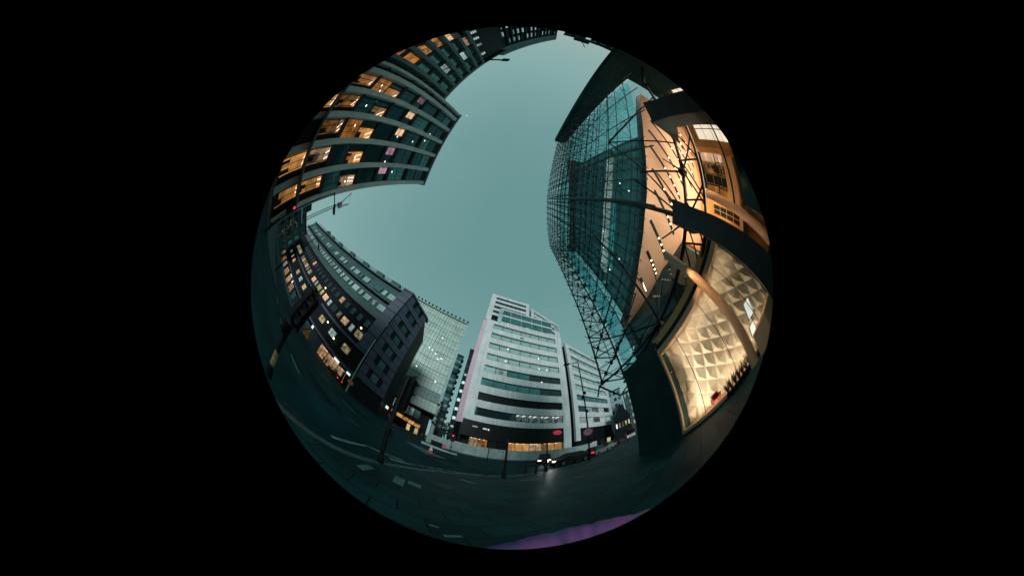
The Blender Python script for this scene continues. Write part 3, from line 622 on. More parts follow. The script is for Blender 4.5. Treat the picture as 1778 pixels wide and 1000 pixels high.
# upper floors behind the screen
body=[(-9.6,9.7),(-8.7,9.7),(-3.3,9.15),(.3,9.2),(1.9,9.45),(4.1,9.65),(7.4,10.2),(8.6,10.6),(8.6,19),(-9.6,19)]
def floor_slices():
    zs=[(13.25,18.6,M_inner),(20.3,26.5,M_inner),(26.9,33.6,M_inner)]
    for z0,z1,m in zs: part(t,'inner_facade',MB().prism([(x,y+.15) for x,y in body],z0,z1),m,H)
    part(t,'lit_floor_edge',MB().prism([(-7.6,9.55),(-3.3,9.1),(.3,9.15),(1.9,9.4),(4.1,9.6),(6.8,10.05),(6.8,12),(-7.6,12)],18.65,20.25),lit('lit_ceiling_strip',(1,.86,.76),.34,.6,(.6,.6,.6)),H)  # ceiling edge glows by emission in place of light falling on it
    part(t,'floor_edge',MB().prism([(x,y-.0) for x,y in body],26.5,26.9),M_steel,H)
    part(t,'roof_slab',MB().prism([(-9.9,8.6),(9.4,8.6),(9.4,19),(-9.9,19)],33.6,34.4),M_steel,H)
    for i in range(16):
        x=-9.2+i*1.15; y=[9.7,9.6,9.5,9.4,9.3,9.25,9.15,9.15,9.2,9.25,9.45,9.6,9.75,9.9,10.1,10.3][i]
        part(t,'inner_mullion',MB().box(x-.07,x+.07,y-.08,y+.12,12.0,33.6),M_tealc,H)
floor_slices()
for x,y,z in ((-2.8,9.1,19.4),(-4.8,9.25,19.4),(-4.6,9.15,15.2),(5.6,9.8,19.2),(3.0,9.4,16.2),(2.2,9.4,14.6),(-6.6,9.4,17.2)): part(t,'wall_lamp',MB().lathe([(.02,-.08),(.07,-.03),(.07,.03),(.02,.08)],n=8),M_spot,H,(x,y-.12,z))
# soffit with slots
sof=[(-10.8,9.9),(-8.7,9.75),(-3.3,9.1),(.3,9.15),(1.9,9.42),(4.1,9.6),(7.8,10.2),(12.9,11.6),(16.6,13.0),(17.2,24),(-1,24),(-1,15.5),(-4.0,12.9)]
part(t,'soffit',MB().prism(sof,12.0,12.04) ,M_soffit,H)
part(t,'soffit_edge',MB().prism([(x,y+.1) for x,y in sof],12.045,13.2),M_steel,H)
sdir=Vector((-.69,.72)); sn=Vector((sdir.y,-sdir.x))
slots=[((7.25,10.75),5.6),((9.45,11.3),7.4),((4.7,10.4),4.8),((2.7,10.4),4.6),((-2.6,9.85),3.0),((-5.0,9.7),1.9),((.0,9.85),4.4),((11.4,12.3),8.0),((12.9,13.9),7.6),((14.6,14.6),7.5),((16.2,15.6),7),((15.0,13.6),6)]
for k,(p,L) in enumerate(slots):
    p=Vector(p); q=p+sdir*L; nn=sn*.15
    part(t,'soffit_slot',MB().prism([tuple(p-nn),tuple(q-nn),tuple(q+nn),tuple(p+nn)],11.95,11.998),M_black,H)
    for j in range(4):
        c=p+sdir*(L*(.42+.16*j) if L>3.2 else L*(.35+.18*j))
        part(t,'downlight',MB().lathe([(.085,-.05),(.085,0)],n=8),M_wspot,H,(c.x,c.y,11.945))
# wall under the soffit
part(t,'gallery_glazing',MB().prism([(-10.9,9.9),(-10.8,10.1),(-4.05,13.1),(-1.1,15.7),(-1.1,15.4),(-4.0,12.75)],4.7,11.98),M_gdark,H)
part(t,'gallery_back_wall',MB().box(-1.1,24,21,21.4,0,11.98),M_amberw,H)
part(t,'gallery_side_wall',MB().box(-1.0,-.7,15.6,21,0,11.98),M_amberw,H)
part(t,'gallery_end_wall',MB().box(19.8,20.4,12,21,0,11.98),M_stone,H)
part(t,'gallery_floor',MB().prism([(-.6,16),(4,14.6),(8.4,14.6),(20.4,14.6),(20.4,20.9),(-.6,20.9)],3.6,4.0),M_beige,H)
for i,(x,wd) in enumerate(((2.4,1.8),(4.9,1.2),(7.0,1.6),(9.6,2.2),(13,2.6))): window(t,x,20.8,5.0,wd,4.6,[M_orange2,M_gdark,M_orange,M_orange2,M_gdark][i],2,3,mat('ochre_frame',(.5,.3,.06)),H)
# luminous wall and gallery windows to the back
lp=MB().box(9.3,17.6,14,14.2,2.7,6.9,0)
for i in range(7): lp.box(9.3+i*1.38,9.36+i*1.38,13.95,13.998,2.7,6.9,1)
for z in (3.7,4.8,5.9): lp.box(9.3,17.6,13.96,13.997,z,z+.05,1)
part(t,'luminous_wall',lp,[glow('luminous_panel',(1,.88,.68),.85),M_blackm],H)
part(t,'luminous_wall_frame',MB().box(8.5,9.28,13.6,14.4,0,7.6).box(9.3,18.2,13.7,14.3,6.92,7.6).box(9.3,18.2,13.7,14.3,0,2.66),M_amberw,H)
gw=MB().box(4.2,8.4,14.3,14.5,4.0,8.4,0)
part(t,'gallery_window_wall',gw,M_core,H)
for i in range(4): window(t,4.8+i*1.02,14.1,4.6,.9,3.0,[M_orange2,M_gdark,M_orange,M_warm][i],1,2,MC['ochre_frame'],H)
part(t,'balcony_front',MB().prism([(3.6,11.7),(7.4,12.6),(7.4,13.0),(3.6,12.1)],3.4,4.5),M_beige,H)
part(t,'balcony_rail',MB().tube((3.6,11.8,5.4),(7.4,12.7,5.4),.05).tube((3.6,11.8,5.0),(7.4,12.7,5.0),.03).tube((4.4,12,4.5),(4.4,12,5.4),.04).tube((6.6,12.5,4.5),(6.6,12.5,5.4),.04),M_blackm,H)
for k in range(3): part(t,'ledge',MB().prism([(4.6,9.2-.3*k),(13,10.6-.3*k),(13,11.0-.3*k),(4.6,9.6-.3*k)],.9+.75*k,1.05+.75*k),[M_blackm,M_beige,M_blackm][k],H)
part(t,'ground_glazing',MB().prism([(2.9,8.6),(13,10.4),(13,10.5),(2.9,8.7)],.2,2.6),M_gteal,H)
# round columns
part(t,'round_column',MB().tube((3.15,10,6.2),(2.5,10,0),.27,16),M_beige,H,smooth=False)
W82=frame(82,0)
part(t,'round_column',MB().tube((.66,5.85,0),(.66,5.85,6.3),.17,16),M_beige,W82)
# dark columns of the front
for s0,s1,dd,zt in ((.28,1.0,5.5,5.6),(4.75,5.9,5.6,5.9)):
    part(t,'dark_column',MB().box(s0,s1,dd-.35,dd+.35,0,zt-1.0).add([(s0,dd-.35,zt-1),(s1,dd-.35,zt-1),(s1,dd+.35,zt-1),(s0,dd+.35,zt-1),(s0-.1,dd-.4,zt),(s1+.1,dd-.4,zt),(s1+.1,dd+1.5,zt),(s0-.1,dd+1.5,zt)],[(0,1,5,4),(1,2,6,5),(2,3,7,6),(3,0,4,7),(4,5,6,7)]),mat('dark_column_paint',(.010,.022,.026),.45),H)
# horizontal chords of the screen base
def zig(mb,p0,p1,q0,q1,n,r):
    p0,p1,q0,q1=map(Vector,(p0,p1,q0,q1))
    for i in range(n):
        a=p0.lerp(p1,i/n); b=q0.lerp(q1,(i+.5)/n); c=p0.lerp(p1,(i+1)/n); mb.tube(a,b,r,5).tube(b,c,r,5)
ct=MB().tube((-8.4,7,6.1),(9.6,7,6.1),.11,8).tube((-8.4,7,4.8),(7.6,7,4.8),.09,8).tube((2.2,7,3.0),(6.5,7,3.0),.05)
zig(ct,(-8.4,7,6.1),(9.6,7,6.1),(-8.4,7,4.8),(8.4,7,4.8),9,.05); ct.tube((-8.4,7,6.1),(-10.7,7.6,6.1),.1,8).tube((9.6,7,6.1),(14.6,9.2,6.1),.1,8)
part(t,'chord_truss',ct,M_blackm,H)
# trusses outside the glass: the screen bows out towards the street
OC=[(-13,5.75),(-10.9,5.25),(-8.3,4.8),(-5.9,4.5),(-3.4,4.43),(.5,4.5),(2.8,4.85),(5.5,5.3),(9,6.1),(14.4,7.5),(18,8.6)]
def yo(x):
    for (a0,b0),(a1,b1) in zip(OC,OC[1:]):
        if x<=a1: return b0+(b1-b0)*(x-a0)/(a1-a0)
    return OC[-1][1]
SA,SB=-9.5,14.2; NB=20
def xo(f): return SA+(SB-SA)*f
def inn(x): return (x*1.06+.12,yo(x)+2.45)
def opt(f,z,off=0.0): x=xo(f); return (x,yo(x)+off,z)
def ipt(f,z,off=0.0): x,y=inn(xo(f)); return (x,y+off,z)
levels=[6.1+2.14*i for i in range(15)]
def arc(mb,fn,f0,f1,z,r,n=5):
    k=max(1,int((f1-f0)*NB+.5))
    for i in range(k): mb.tube(fn(f0+(f1-f0)*i/k,z),fn(f0+(f1-f0)*(i+1)/k,z),r,n)
for li,z in enumerate(levels):
    mb=MB(); fe=.22 if li<2 else 1; dense=li>5
    arc(mb,opt,0,fe,z,.045 if dense or li<2 else .03); arc(mb,lambda f,zz:ipt(f,zz,-.25),0,fe,z+.5,.035)
    n=int((22 if dense else 14)*fe+.5); r=.028 if dense else .022
    for i in range(n):
        p,q,w_=ipt(fe*i/n,z+.5,-.25),opt(fe*(i+.5)/n,z),ipt(fe*(i+1)/n,z+.5,-.25); mb.tube(p,q,r,4).tube(q,w_,r,4)
    p=opt(0,z); mb.tube(p,ipt(0,z,-.2),.055,5).tube(p,ipt(.07,z+.2,-.2),.045,5)
    for i in (range(21) if dense else [0,1,2,3,20] if li>1 else [0,1,2,3]):      # cast nodes and glass clamps
        f=i/20; x,y,_=ipt(f,z)
        mb.tube((x,y-.5,z+.5),(x,y,z+.5),.05,5).tube((x-.22,y-.22,z+.3),(x+.22,y-.22,z+.7),.032,4).tube((x+.22,y-.22,z+.3),(x-.22,y-.22,z+.7),.032,4)
        x,y,_=opt(f,z); mb.lathe([(.03,z-.16),(.11,z-.07),(.11,z+.07),(.03,z+.16)],x,y,6).tube((x,y-.02,z),(x,y-.38,z+.12),.03,4)
    part(t,'wind_truss',mb,M_steel,H)
fbig=(.55-SA)/(SB-SA)
for i,f in enumerate([0,.1,.2,.3,fbig,.54,.64,.74,.84,.92,1.0]):
    big=i in (0,4); z0=levels[0]
    mb=MB().tube(opt(f,z0),opt(f,36.3),.075 if big else .028,6)
    if big:
        mb.tube(ipt(f,6.1,-.25),ipt(f,36.3,-.25),.13 if i==4 else .08,8)
        for k in range(14): mb.tube(ipt(f,6.1+2.14*k,-.25),opt(f,7.2+2.14*k),.035,5).tube(opt(f,7.2+2.14*k),ipt(f,8.24+2.14*k,-.25),.035,5)
    else:
        for k in range(1,14,2): mb.tube(opt(f,levels[k]),ipt(f,levels[k]+2.6,-.1),.02,4)
    part(t,'mast',mb,M_steel,H)
    if i<10:
        f2=[0,.1,.2,.3,fbig,.54,.64,.74,.84,.92,1.0][i+1]; mb=MB()
        for k in range(1,14,1 if i>5 else 2): mb.tube(opt(f,levels[k]),opt(f2,min(36,levels[k]+4.28)),.014,4).tube(opt(f2,levels[k]),opt(f,min(36,levels[k]+4.28)),.014,4)
        part(t,'cross_cables',mb,M_steel,H)
part(t,'tie_rod',MB().tube((-10.2,5.1,6.1),(-4.6,7,6.1),.07).tube((-4.6,7,6.1),(-2.0,4.5,11.9),.055).tube((-10.2,5.1,10.4),(-4.6,7,6.1),.05).tube((-4.6,7,6.1),(-6.2,7.2,4.8),.05),M_blackm,H)
part(t,'tie_rod',MB().tube((.6,7,6.1),(4.6,5.2,10.5),.05).tube((4.6,5.2,10.5),(8.6,7.4,6.2),.06).tube((.8,7,6.1),(2.9,7,8.2),.05).tube((4.6,5.2,10.5),(4.6,7,6.1),.04),M_blackm,H)
part(t,'hanging_bracket',MB().tube((-10.2,5.1,6.1),(-10.6,6.9,5.0),.07).tube((-10.6,6.9,5.0),(-8.6,7.2,5.6),.06).tube((-10.2,5.1,6.1),(-11.2,5.3,5.6),.06),M_blackm,H)
# fans of struts from the base nodes
for (nx,ny,nz),tips in (((-4.6,7.0,6.1),((-7.4,7.0,4.8),(-6.0,8.6,8.6),(-3.4,8.8,9.4),(-2.2,7.0,4.8),(-3.2,5.4,8.2),(-4.9,6.6,4.3),(-1.6,8.4,5.2))),((.6,7.0,6.1),((-1.6,8.2,5.0),(2.2,8.4,8.8),(-.9,8.6,9.2),(2.6,7.0,4.8),(1.9,5.4,8.6))),((3.0,7.0,6.1),((1.6,7.0,4.8),(4.6,8.6,8.8),(5.0,7.0,4.8),(2.4,5.6,8.2)))):
    mb=MB().lathe([(.06,nz-.3),(.22,nz-.14),(.22,nz+.14),(.06,nz+.3)],nx,ny,10)
    for tp in tips: mb.tube((nx,ny,nz),tp,.05,6)
    part(t,'node_fan',mb,M_blackm,H)
# glass bays
for i in range(10):
    mb=MB(); p,q=ipt(i/10,0),ipt((i+1)/10,0); e=.012
    p=(p[0]+.02,p[1]); q=(q[0]-.02,q[1])
    for k in range(8):
        z0=6.3+k*3.72; mb.quad((p[0],p[1],z0+e),(q[0],q[1],z0+e),(q[0],q[1],z0+3.72-e),(p[0],p[1],z0+3.72-e),0 if k==0 else 1)
    part(t,'glass_bay',mb,[M_glass,M_glasst],H)
mb=MB(); p=ipt(0,0); q=(-10.6,9.9)
for k in range(8):
    z0=6.3+k*3.72; mb.quad((p[0],p[1]+.05,z0),(q[0],q[1],z0),(q[0],q[1],z0+3.7),(p[0],p[1]+.05,z0+3.7))
part(t,'glass_return',mb,M_glasst,H)
M_end=mat('near_black_cladding',(.006,.030,.036),.85,0,.3,.6,0,.1)
part(t,'end_wall',MB().box(14.9,15.6,7.1,9.5,0,36.6),M_end,H)
part(t,'end_wall',MB().box(15.0,15.5,9.55,12.9,0,9.5),M_end,H,label='low return of the dark end wall')
# stone pier at the front corner
M_pier=glassy('polished_dark_panels',(.030,.105,.115),.2,.25,.3)
part(t,'stone_pier',MB().box(-8.0,-5.0,6.06,8.0,0,5.15),M_core,H)
for x0,x1,zz in ((-8.05,-7.25,5.6),(-7.21,-6.42,5.5),(-6.36,-5.68,5.25),(-5.64,-4.98,5.15)):
    for k in range(4): part(t,'pier_panel',MB().box(x0,x1,5.98,6.05,.32+k*(zz-.32)/4,.32+(k+1)*(zz-.32)/4-.025),M_pier,H)
part(t,'pier_plinth',MB().box(-8.1,-4.95,5.9,6.05,0,.3),M_stone,H)
part(t,'pier_lamp',MB().box(-7.2,-6.9,5.8,6,4.2,4.4),M_blackm,H)
# shop window and faceted wall
wf=MB().box(-2.53,-2.46,6.24,6.45,.08,4.1).box(-2.46,2.5,6.2,6.45,.08,.22).box(-2.46,2.5,6.15,6.6,3.98,4.2)
part(t,'window_surround',wf,M_beige,W82); part(t,'wall_return',MB().box(-4.6,-2.54,6.3,7.7,0,4.8),M_stone,W82); part(t,'window_reveal',MB().box(-2.6,3.2,6.5,7.6,4.3,4.55),M_blackm,W82)
part(t,'window_header',MB().box(-2.7,3.4,6.75,8.2,4.56,5.0),M_amberw,W82)
for x0,x1 in ((-2.44,-1.52),(-1.5,-.02),(0,1.48),(1.5,2.5)): part(t,'shop_pane',MB().box(x0,x1,6.3,6.312,.24,3.96),M_lobby,W82)
for x in (-1.51,-.01,1.49): part(t,'pane_joint',MB().box(x-.012,x+.012,6.28,6.3,.24,3.96),M_blackm,W82)
fw=MB(); cs=.62; a45=RD(44)
e1=Vector((math.cos(a45),-math.sin(a45)))*cs; e2=Vector((math.sin(a45)*.35,math.cos(a45)*1.25))*cs
for i in range(-14,15):
    for j in range(-14,15):
        o=Vector((0,2.2))+e1*i+e2*j; cc=[o,o+e1,o+e1+e2,o+e2]
        if all(-3.6<p.x<3.4 and -.3<p.y<4.9 for p in cc):
            ap=o+e1*.34+e2*.3; yb=7.35; P4=[(p.x,yb,p.y) for p in cc]+[(ap.x,yb-.115,ap.y)]
            fw.add(P4,[(0,1,4),(1,2,4),(2,3,4),(3,0,4)])
part(t,'faceted_wall',fw,M_facet,W82)
part(t,'lobby_back',MB().box(-3.7,3.6,7.4,7.5,-.1,4.85),M_facet,W82)
part(t,'lobby_floor',MB().box(-2.6,3.3,6.46,7.4,0,.1),M_beige,W82); part(t,'lobby_ceiling',MB().box(-2.6,3.3,6.6,7.4,4.22,4.28),M_soffit,W82)
part(t,'lobby_end',MB().box(2.7,2.9,6.2,7.3,.1,4.2),M_core,W82)
part(t,'low_wall',MB().prism([(.9,5.5),(1.5,5.2),(2.2,5.3),(2.6,5.7),(2.4,5.95),(1.4,5.75),(.95,5.75)],0,.8),M_beige,W82)
part(t,'plinth',MB().box(-2.8,3,6.1,6.5,0,.07),M_stone,W82)
# things in the lobby
def lobby(x,y,z): return W82@Matrix.Translation((x,y,z))
for i,(x,y,z,wd,ht,rz) in enumerate(((1.5,7.0,1.15,.34,.62,14),(1.22,6.8,.62,.26,.38,10))):
    o=thing('display_screen',lobby(x,y,z)@Matrix.Rotation(RD(rz),4,'Y'),['taller bright white screen hanging in the faceted lobby','smaller bright white screen near the lobby sill'][i],'screen','screens in the lobby window')
    part(o,'screen',MB().box(-wd/2,wd/2,-.02,.0,0,ht),M_wsign); part(o,'casing',MB().box(-wd/2-.03,wd/2+.03,.004,.05,-.03,ht+.03),M_blackm); part(o,'stand',MB().tube((0,.04,-.02),(0,.08,-z+.1),.025),M_blackm)
o=thing('armchair',lobby(-1.1,6.85,.1)@Matrix.Rotation(RD(25),4,'Z')@Matrix.Scale(.72,4),'small red armchair behind the lobby window','chair'); M_rc=mat('red_fabric',(.16,.012,.012),.85)
part(o,'seat',MB().box(-.22,.22,-.2,.2,.22,.34),M_rc); part(o,'backrest',MB().box(-.22,.22,.2,.28,.3,.68),M_rc); part(o,'armrest',MB().box(-.29,-.225,-.18,.25,.22,.5),M_rc); part(o,'armrest',MB().box(.225,.29,-.18,.25,.22,.5),M_rc)
for sx in (-.18,.18):
    for sy in (-.15,.15): part(o,'leg',MB().tube((sx,sy,0),(sx,sy,.22),.015),M_blackm)
for k in range(7):
    x=-.5+k*.17
    o=thing('spiky_plant',lobby(x,6.0-.05*(k%2),.0),'dark spiky plant in the row along the foot of the lobby window','plant','spiky plants under the lobby window')
    lf=MB()
    for j in range(16):
        a=rnd.uniform(0,6.28); l=rnd.uniform(.18,.34); h=rnd.uniform(.35,.6); bx=Vector((.02*math.cos(a),.02*math.sin(a),.22))
        tip=bx+Vector((math.cos(a)*l*.5,math.sin(a)*l*.5,h)); sd_=Vector((-math.sin(a),math.cos(a),0))*.018
        lf.add([bx-sd_,bx+sd_,bx.lerp(tip,.6)+sd_*.8,tip,bx.lerp(tip,.6)-sd_*.8],[(0,1,2,3,4)])
    part(o,'foliage',lf,mat('dark_foliage',(.02,.03,.02),.6)); part(o,'pot',MB().lathe([(.07,0),(.09,.24),(.08,.24)],n=10),M_blackm)
# unseen lamps for the hall's lit interior, with added fills
def area(name,M,sx,sy,e,col):
    l=bpy.data.lights.new(name,'AREA'); l.shape='RECTANGLE'; l.size=sx; l.size_y=sy; l.energy=e; l.color=col
    l.spread=RD(130); o=bpy.data.objects.new(name,l); C.objects.link(o); o.matrix_basis=M; return o
area('gallery_uplight',H@Matrix.Translation((6,16.5,4.3))@Matrix.Rotation(math.pi,4,'X'),12,4,1900,(1,.70,.44))
area('front_uplight',H@Matrix.Translation((3,8.2,3.2))@Matrix.Rotation(RD(207),4,'X'),13,.8,1350,(1,.76,.56))
area('lobby_light',W82@Matrix.Translation((0,6.55,4.2))@Matrix.Rotation(RD(28),4,'X'),4.8,.12,165,(1,.78,.50))
area('lobby_floor_fill',W82@Matrix.Translation((-.4,6.5,.16))@Matrix.Rotation(RD(146),4,'X'),4.2,.1,50,(1,.76,.50))  # unseen fill added to even out the light on the faceted wall
area('lobby_side_fill',W82@Matrix.Translation((-2.4,6.8,2.0))@Matrix.Rotation(RD(-90),4,'Y'),3.4,.12,60,(1,.82,.58))  # unseen upright strip added as side fill for the facets
gp=bpy.data.lights.new('gallery_fill','POINT'); gp.energy=330; gp.color=(1,.50,.18); gp.shadow_soft_size=.25  # unseen amber fill added to warm the column, ledges and truss
gpo=bpy.data.objects.new('gallery_fill',gp); C.objects.link(gpo); gpo.matrix_basis=H@Matrix.Translation((5.2,8.9,6.6))
def spot(name,M,e,col,deg,blend=.6):
    l=bpy.data.lights.new(name,'SPOT'); l.energy=e; l.color=col; l.spot_size=RD(deg); l.spot_blend=blend; l.shadow_soft_size=.06
    o=bpy.data.objects.new(name,l); C.objects.link(o); o.matrix_basis=M
spot('column_fill',W82@Matrix.Translation((.5,4.9,5.6))@Matrix.Rotation(RD(18),4,'X'),400,(1,.58,.26),54)  # unseen spot added to turn the round column amber
area('floor_light',H@Matrix.Translation((-2.8,9.0,17.5))@Matrix.Rotation(RD(120),4,'X'),8,.4,30,(1,.85,.75))

# ------------------------------------------------------------------ people (skinned figures)
def person(M,label,coat,legs,hair,group,stride=.18,hgt=1.72):
    k=hgt/1.72
    V=[(0,0,.98),(0,0,1.12),(0,0,1.3),(0,0,1.44),(0,.01,1.53),(0,.02,1.62),
       (.17,0,1.40),(.23,.03,1.14),(.24,.11,.92),(-.17,0,1.40),(-.23,-.03,1.14),(-.24,.04,.92),
       (.09,0,.90),(.10,stride*.6,.50),(.10,stride,.09),(.10,stride+.17,.05),(-.09,0,.90),(-.10,-stride*.2,.50),(-.10,-stride,.10),(-.10,-stride+.17,.05)]
    Ed=[(0,1),(1,2),(2,3),(3,4),(4,5),(3,6),(6,7),(7,8),(3,9),(9,10),(10,11),(0,12),(12,13),(13,14),(14,15),(0,16),(16,17),(17,18),(18,19)]
    Rr=[.15,.14,.16,.12,.055,.10,.075,.055,.042,.075,.055,.042,.105,.07,.05,.045,.105,.07,.05,.045]
    me=bpy.data.meshes.new('body'); me.from_pydata([tuple(c*k for c in v) for v in V],Ed,[])
    o=bpy.data.objects.new('body',me); C.objects.link(o); o.modifiers.new('skin','SKIN'); sb=o.modifiers.new('sub','SUBSURF'); sb.levels=1
    for i,r in enumerate(Rr): me.skin_vertices[0].data[i].radius=(r*k,r*k*(.72 if i in (1,2,3) else 1))
    me.skin_vertices[0].data[0].use_root=True
    dg=bpy.context.evaluated_depsgraph_get(); nm=bpy.data.meshes.new_from_object(o.evaluated_get(dg)); bpy.data.objects.remove(o)
    nm.materials.clear()
    for m_ in (coat,legs,M_skin,M_black): nm.materials.append(m_)
    for p in nm.polygons:
        z=p.center.z/k; p.use_smooth=True
        p.material_index=2 if (z>1.51 or (abs(p.center.x)>.19*k and z<.95 and z>.8)) else (3 if z<.09 else (1 if z<.86 else 0))
    t=thing('person',M,label,'person',group)
    part(t,'body',nm,None)
    part(t,'hair',MB().lathe([(.03,1.50*k),(.098*k,1.58*k),(.112*k,1.66*k),(.085*k,1.73*k),(.02,1.76*k)],0,-.012,10),hair,smooth=True)
    part(t,'face',MB().box(-.045,.045,.105*k,.118*k,1.60*k,1.615*k).box(-.012,.012,.11*k,.14*k,1.565*k,1.60*k).box(-.03,.03,.10*k,.112*k,1.53*k,1.54*k),M_skin)
    return t
M_skin=mat('skin',(.36,.22,.16),.5); M_coat1=mat('dark_coat',(.012,.014,.018),.8); M_coat2=mat('tan_coat',(.16,.10,.06),.8); M_jean=mat('dark_jeans',(.012,.018,.03),.8); M_hair=mat('dark_hair',(.012,.009,.007),.6)
FBm=frame(FB,0)
person(FBm@Matrix.Translation((-20.4,26.6,0))@Matrix.Rotation(RD(160),4,'Z'),'person in a dark coat silhouetted against the brightest shopfront','coat' and M_coat1,M_jean,M_hair,'people on the pavement by the shops')
person(FBm@Matrix.Translation((-17.6,26.4,0))@Matrix.Rotation(RD(80),4,'Z'),'person in a tan coat walking past the smaller yellow lit shopfront',M_coat2,M_jean,M_hair,'people on the pavement by the shops',.26,1.66)
person(FBm@Matrix.Translation((-16.6,25.6,0))@Matrix.Rotation(RD(100),4,'Z'),'person in black walking between the shops and the grey lamp post',M_coat1,M_coat1,M_hair,'people on the pavement by the shops',.22,1.76)
person(polar(39.6,26,0,60),'person in dark clothes walking past the queue of cars on the right',M_coat1,M_jean,M_hair,None,.24,1.74)
person(polar(17.3,14.6,RZ,40),'person in a black coat waiting at the kerb behind the metal stand',M_coat1,M_coat1,M_hair,None,.08,1.62)
# ------------------------------------------------------------------ cars (x forward)
M_tyre=mat('tyre_rubber',(.008,.008,.009),.8); M_rim=mat('alloy_rim',(.25,.26,.27),.35,.8); M_cglass=mat('car_glass',(.004,.006,.007),.2,0,.2,1,0,.25)
def car(M,label,paint,cat='car',L=4.4,Wd=1.8,Hh=1.46,van=False,group='vehicles in the side street'):
    t=thing('parked_car' if not van else 'van',M,label,cat,group); hw=Wd/2
    if van: low=[(-L/2,.35),(-L/2,1.15),(L/2-.75,1.15),(L/2-.08,.95),(L/2,.6),(L/2,.3)]; top=[(-L/2+.03,1.15),(-L/2+.08,Hh),(L/2-1.35,Hh),(L/2-.72,1.15)]
    else: low=[(-L/2,.42),(-L/2+.03,.80),(-L/2+.45,.93),(L/2-1.25,.93),(L/2-.25,.78),(L/2,.62),(L/2,.30),(-L/2+.06,.28)]; top=[(-L/2+.25,.93),(-L/2+.85,Hh-.06),(-L/2+1.35,Hh),(L/2-2.0,Hh-.03),(L/2-1.15,.93)]
    def hull(pr,h0,h1):
        n=len(pr); mb=MB(); zmax=max(z for _,z in pr); zmin=min(z for _,z in pr)
        f=lambda z:h0+(h1-h0)*(z-zmin)/(zmax-zmin)
        vs=[(x,-f(z),z) for x,z in pr]+[(x,f(z),z) for x,z in pr]
        return mb.add(vs,[tuple(range(n)),tuple(range(2*n-1,n-1,-1))]+[(i,n+i,n+(i+1)%n,(i+1)%n) for i in range(n)])
    b=part(t,'body',hull(low,hw,hw-.06),paint)
    part(t,'cabin',hull(top,hw-.09,hw-.26),M_cglass)
    xs=[x for x,_ in top]; part(t,'roof',MB().box(min(xs)+(.9 if not van else .1),max(xs)-(.95 if not van else .6),-hw+.27,hw-.27,Hh-.02,Hh+.02),paint)
    for sx in (L/2-.85,-L/2+.85):
        for sy in (-hw+.09,hw-.09):
            wl=part(t,'wheel',MB().tube((sx,sy-.11,.31),(sx,sy+.11,.31),.31,16),M_tyre)
            part(wl,'rim',MB().tube((sx,sy-.118,.31),(sx,sy+.118,.31),.19,10),M_rim,WM[t.name])
    for sy in (-hw+.32,hw-.32):
        part(t,'headlight',MB().box(L/2-.12,L/2+.015,sy-.2,sy+.2,.58,.74),M_amberl); part(t,'tail_light',MB().box(-L/2-.015,-L/2+.1,sy-.16,sy+.16,.66,.84),M_tail)
    part(t,'bumper',MB().box(L/2-.02,L/2+.05,-hw+.08,hw-.08,.28,.5),M_black); part(t,'number_plate',MB().box(L/2+.05,L/2+.06,-.26,.26,.36,.47),M_line)
    for sy in (-hw-.14,hw+.02): part(t,'door_mirror',MB().box(L/2-1.55,L/2-1.4,sy,sy+.12,.92,1.06),M_black)
    return t
M_cblack=mat('black_car_paint',(.003,.005,.006),.4,.0,.1,.5,0,.18); M_csil=mat('silver_car_paint',(.16,.18,.19),.25,.6,.1,.5,coat=1); M_cwhite=mat('white_van_paint',(.45,.50,.50),.3,0,.08,.5,coat=1); M_cred=mat('dark_red_car_paint',(.07,.010,.012),.22,.2,.1,.5,coat=1)
def face(x,y,h): return pose(x,y,RZ,h)
car(face(7.6,16.7,195),'black saloon car with a glowing headlamp, nearest in the queue of cars',M_cblack)
car(face(7.3,23.6,252),'black taxi facing the camera with both headlamps on, behind the metal stand',M_cblack,'taxi',4.5,1.8,1.75)
car(face(11.8,18.2,30),'dark red car just behind the nearest black saloon, tail lamp glowing',M_cred,'car',4.1,1.75,1.5)
car(face(17.2,23.4,32),'silver hatchback further along the queue behind the dark red car',M_csil,'car',4.0,1.75,1.52)
car(face(22.8,27.4,32),'black estate car at the far end of the queue near the stone pier',M_cblack,'car',4.5,1.8,1.5)
car(face(27.5,28.8,48),'white van turned uphill beside the corner of the stone pier',M_cwhite,'van',5.2,2.0,2.5,True)
car(face(-27,21.0,170),'black car far along the road in front of the shops on the left',M_cblack,'car',4.3,1.8,1.45,False,'vehicles on the left road')
car(face(-44,14.5,168),'silver car at the far left end of the road below the traffic lights',M_csil,'car',4.3,1.8,1.45,False,'vehicles on the left road')
for nm_,p,aim,e in (('headlamp_beam',(5.35,15.75,.62),(2.4,8.5,-.05),120),('taxi_beam',(6.4,21.2,.62),(3.2,9.5,-.1),90)):
    l=bpy.data.lights.new(nm_,'SPOT'); l.energy=e; l.color=(.85,1,.95); l.spot_size=RD(38); l.spot_blend=.8; l.shadow_soft_size=.08
    o=bpy.data.objects.new(nm_,l); C.objects.link(o); o.location=p; o.rotation_mode='QUATERNION'; o.rotation_quaternion=(Vector(aim)-Vector(p)).to_track_quat('-Z','Y')
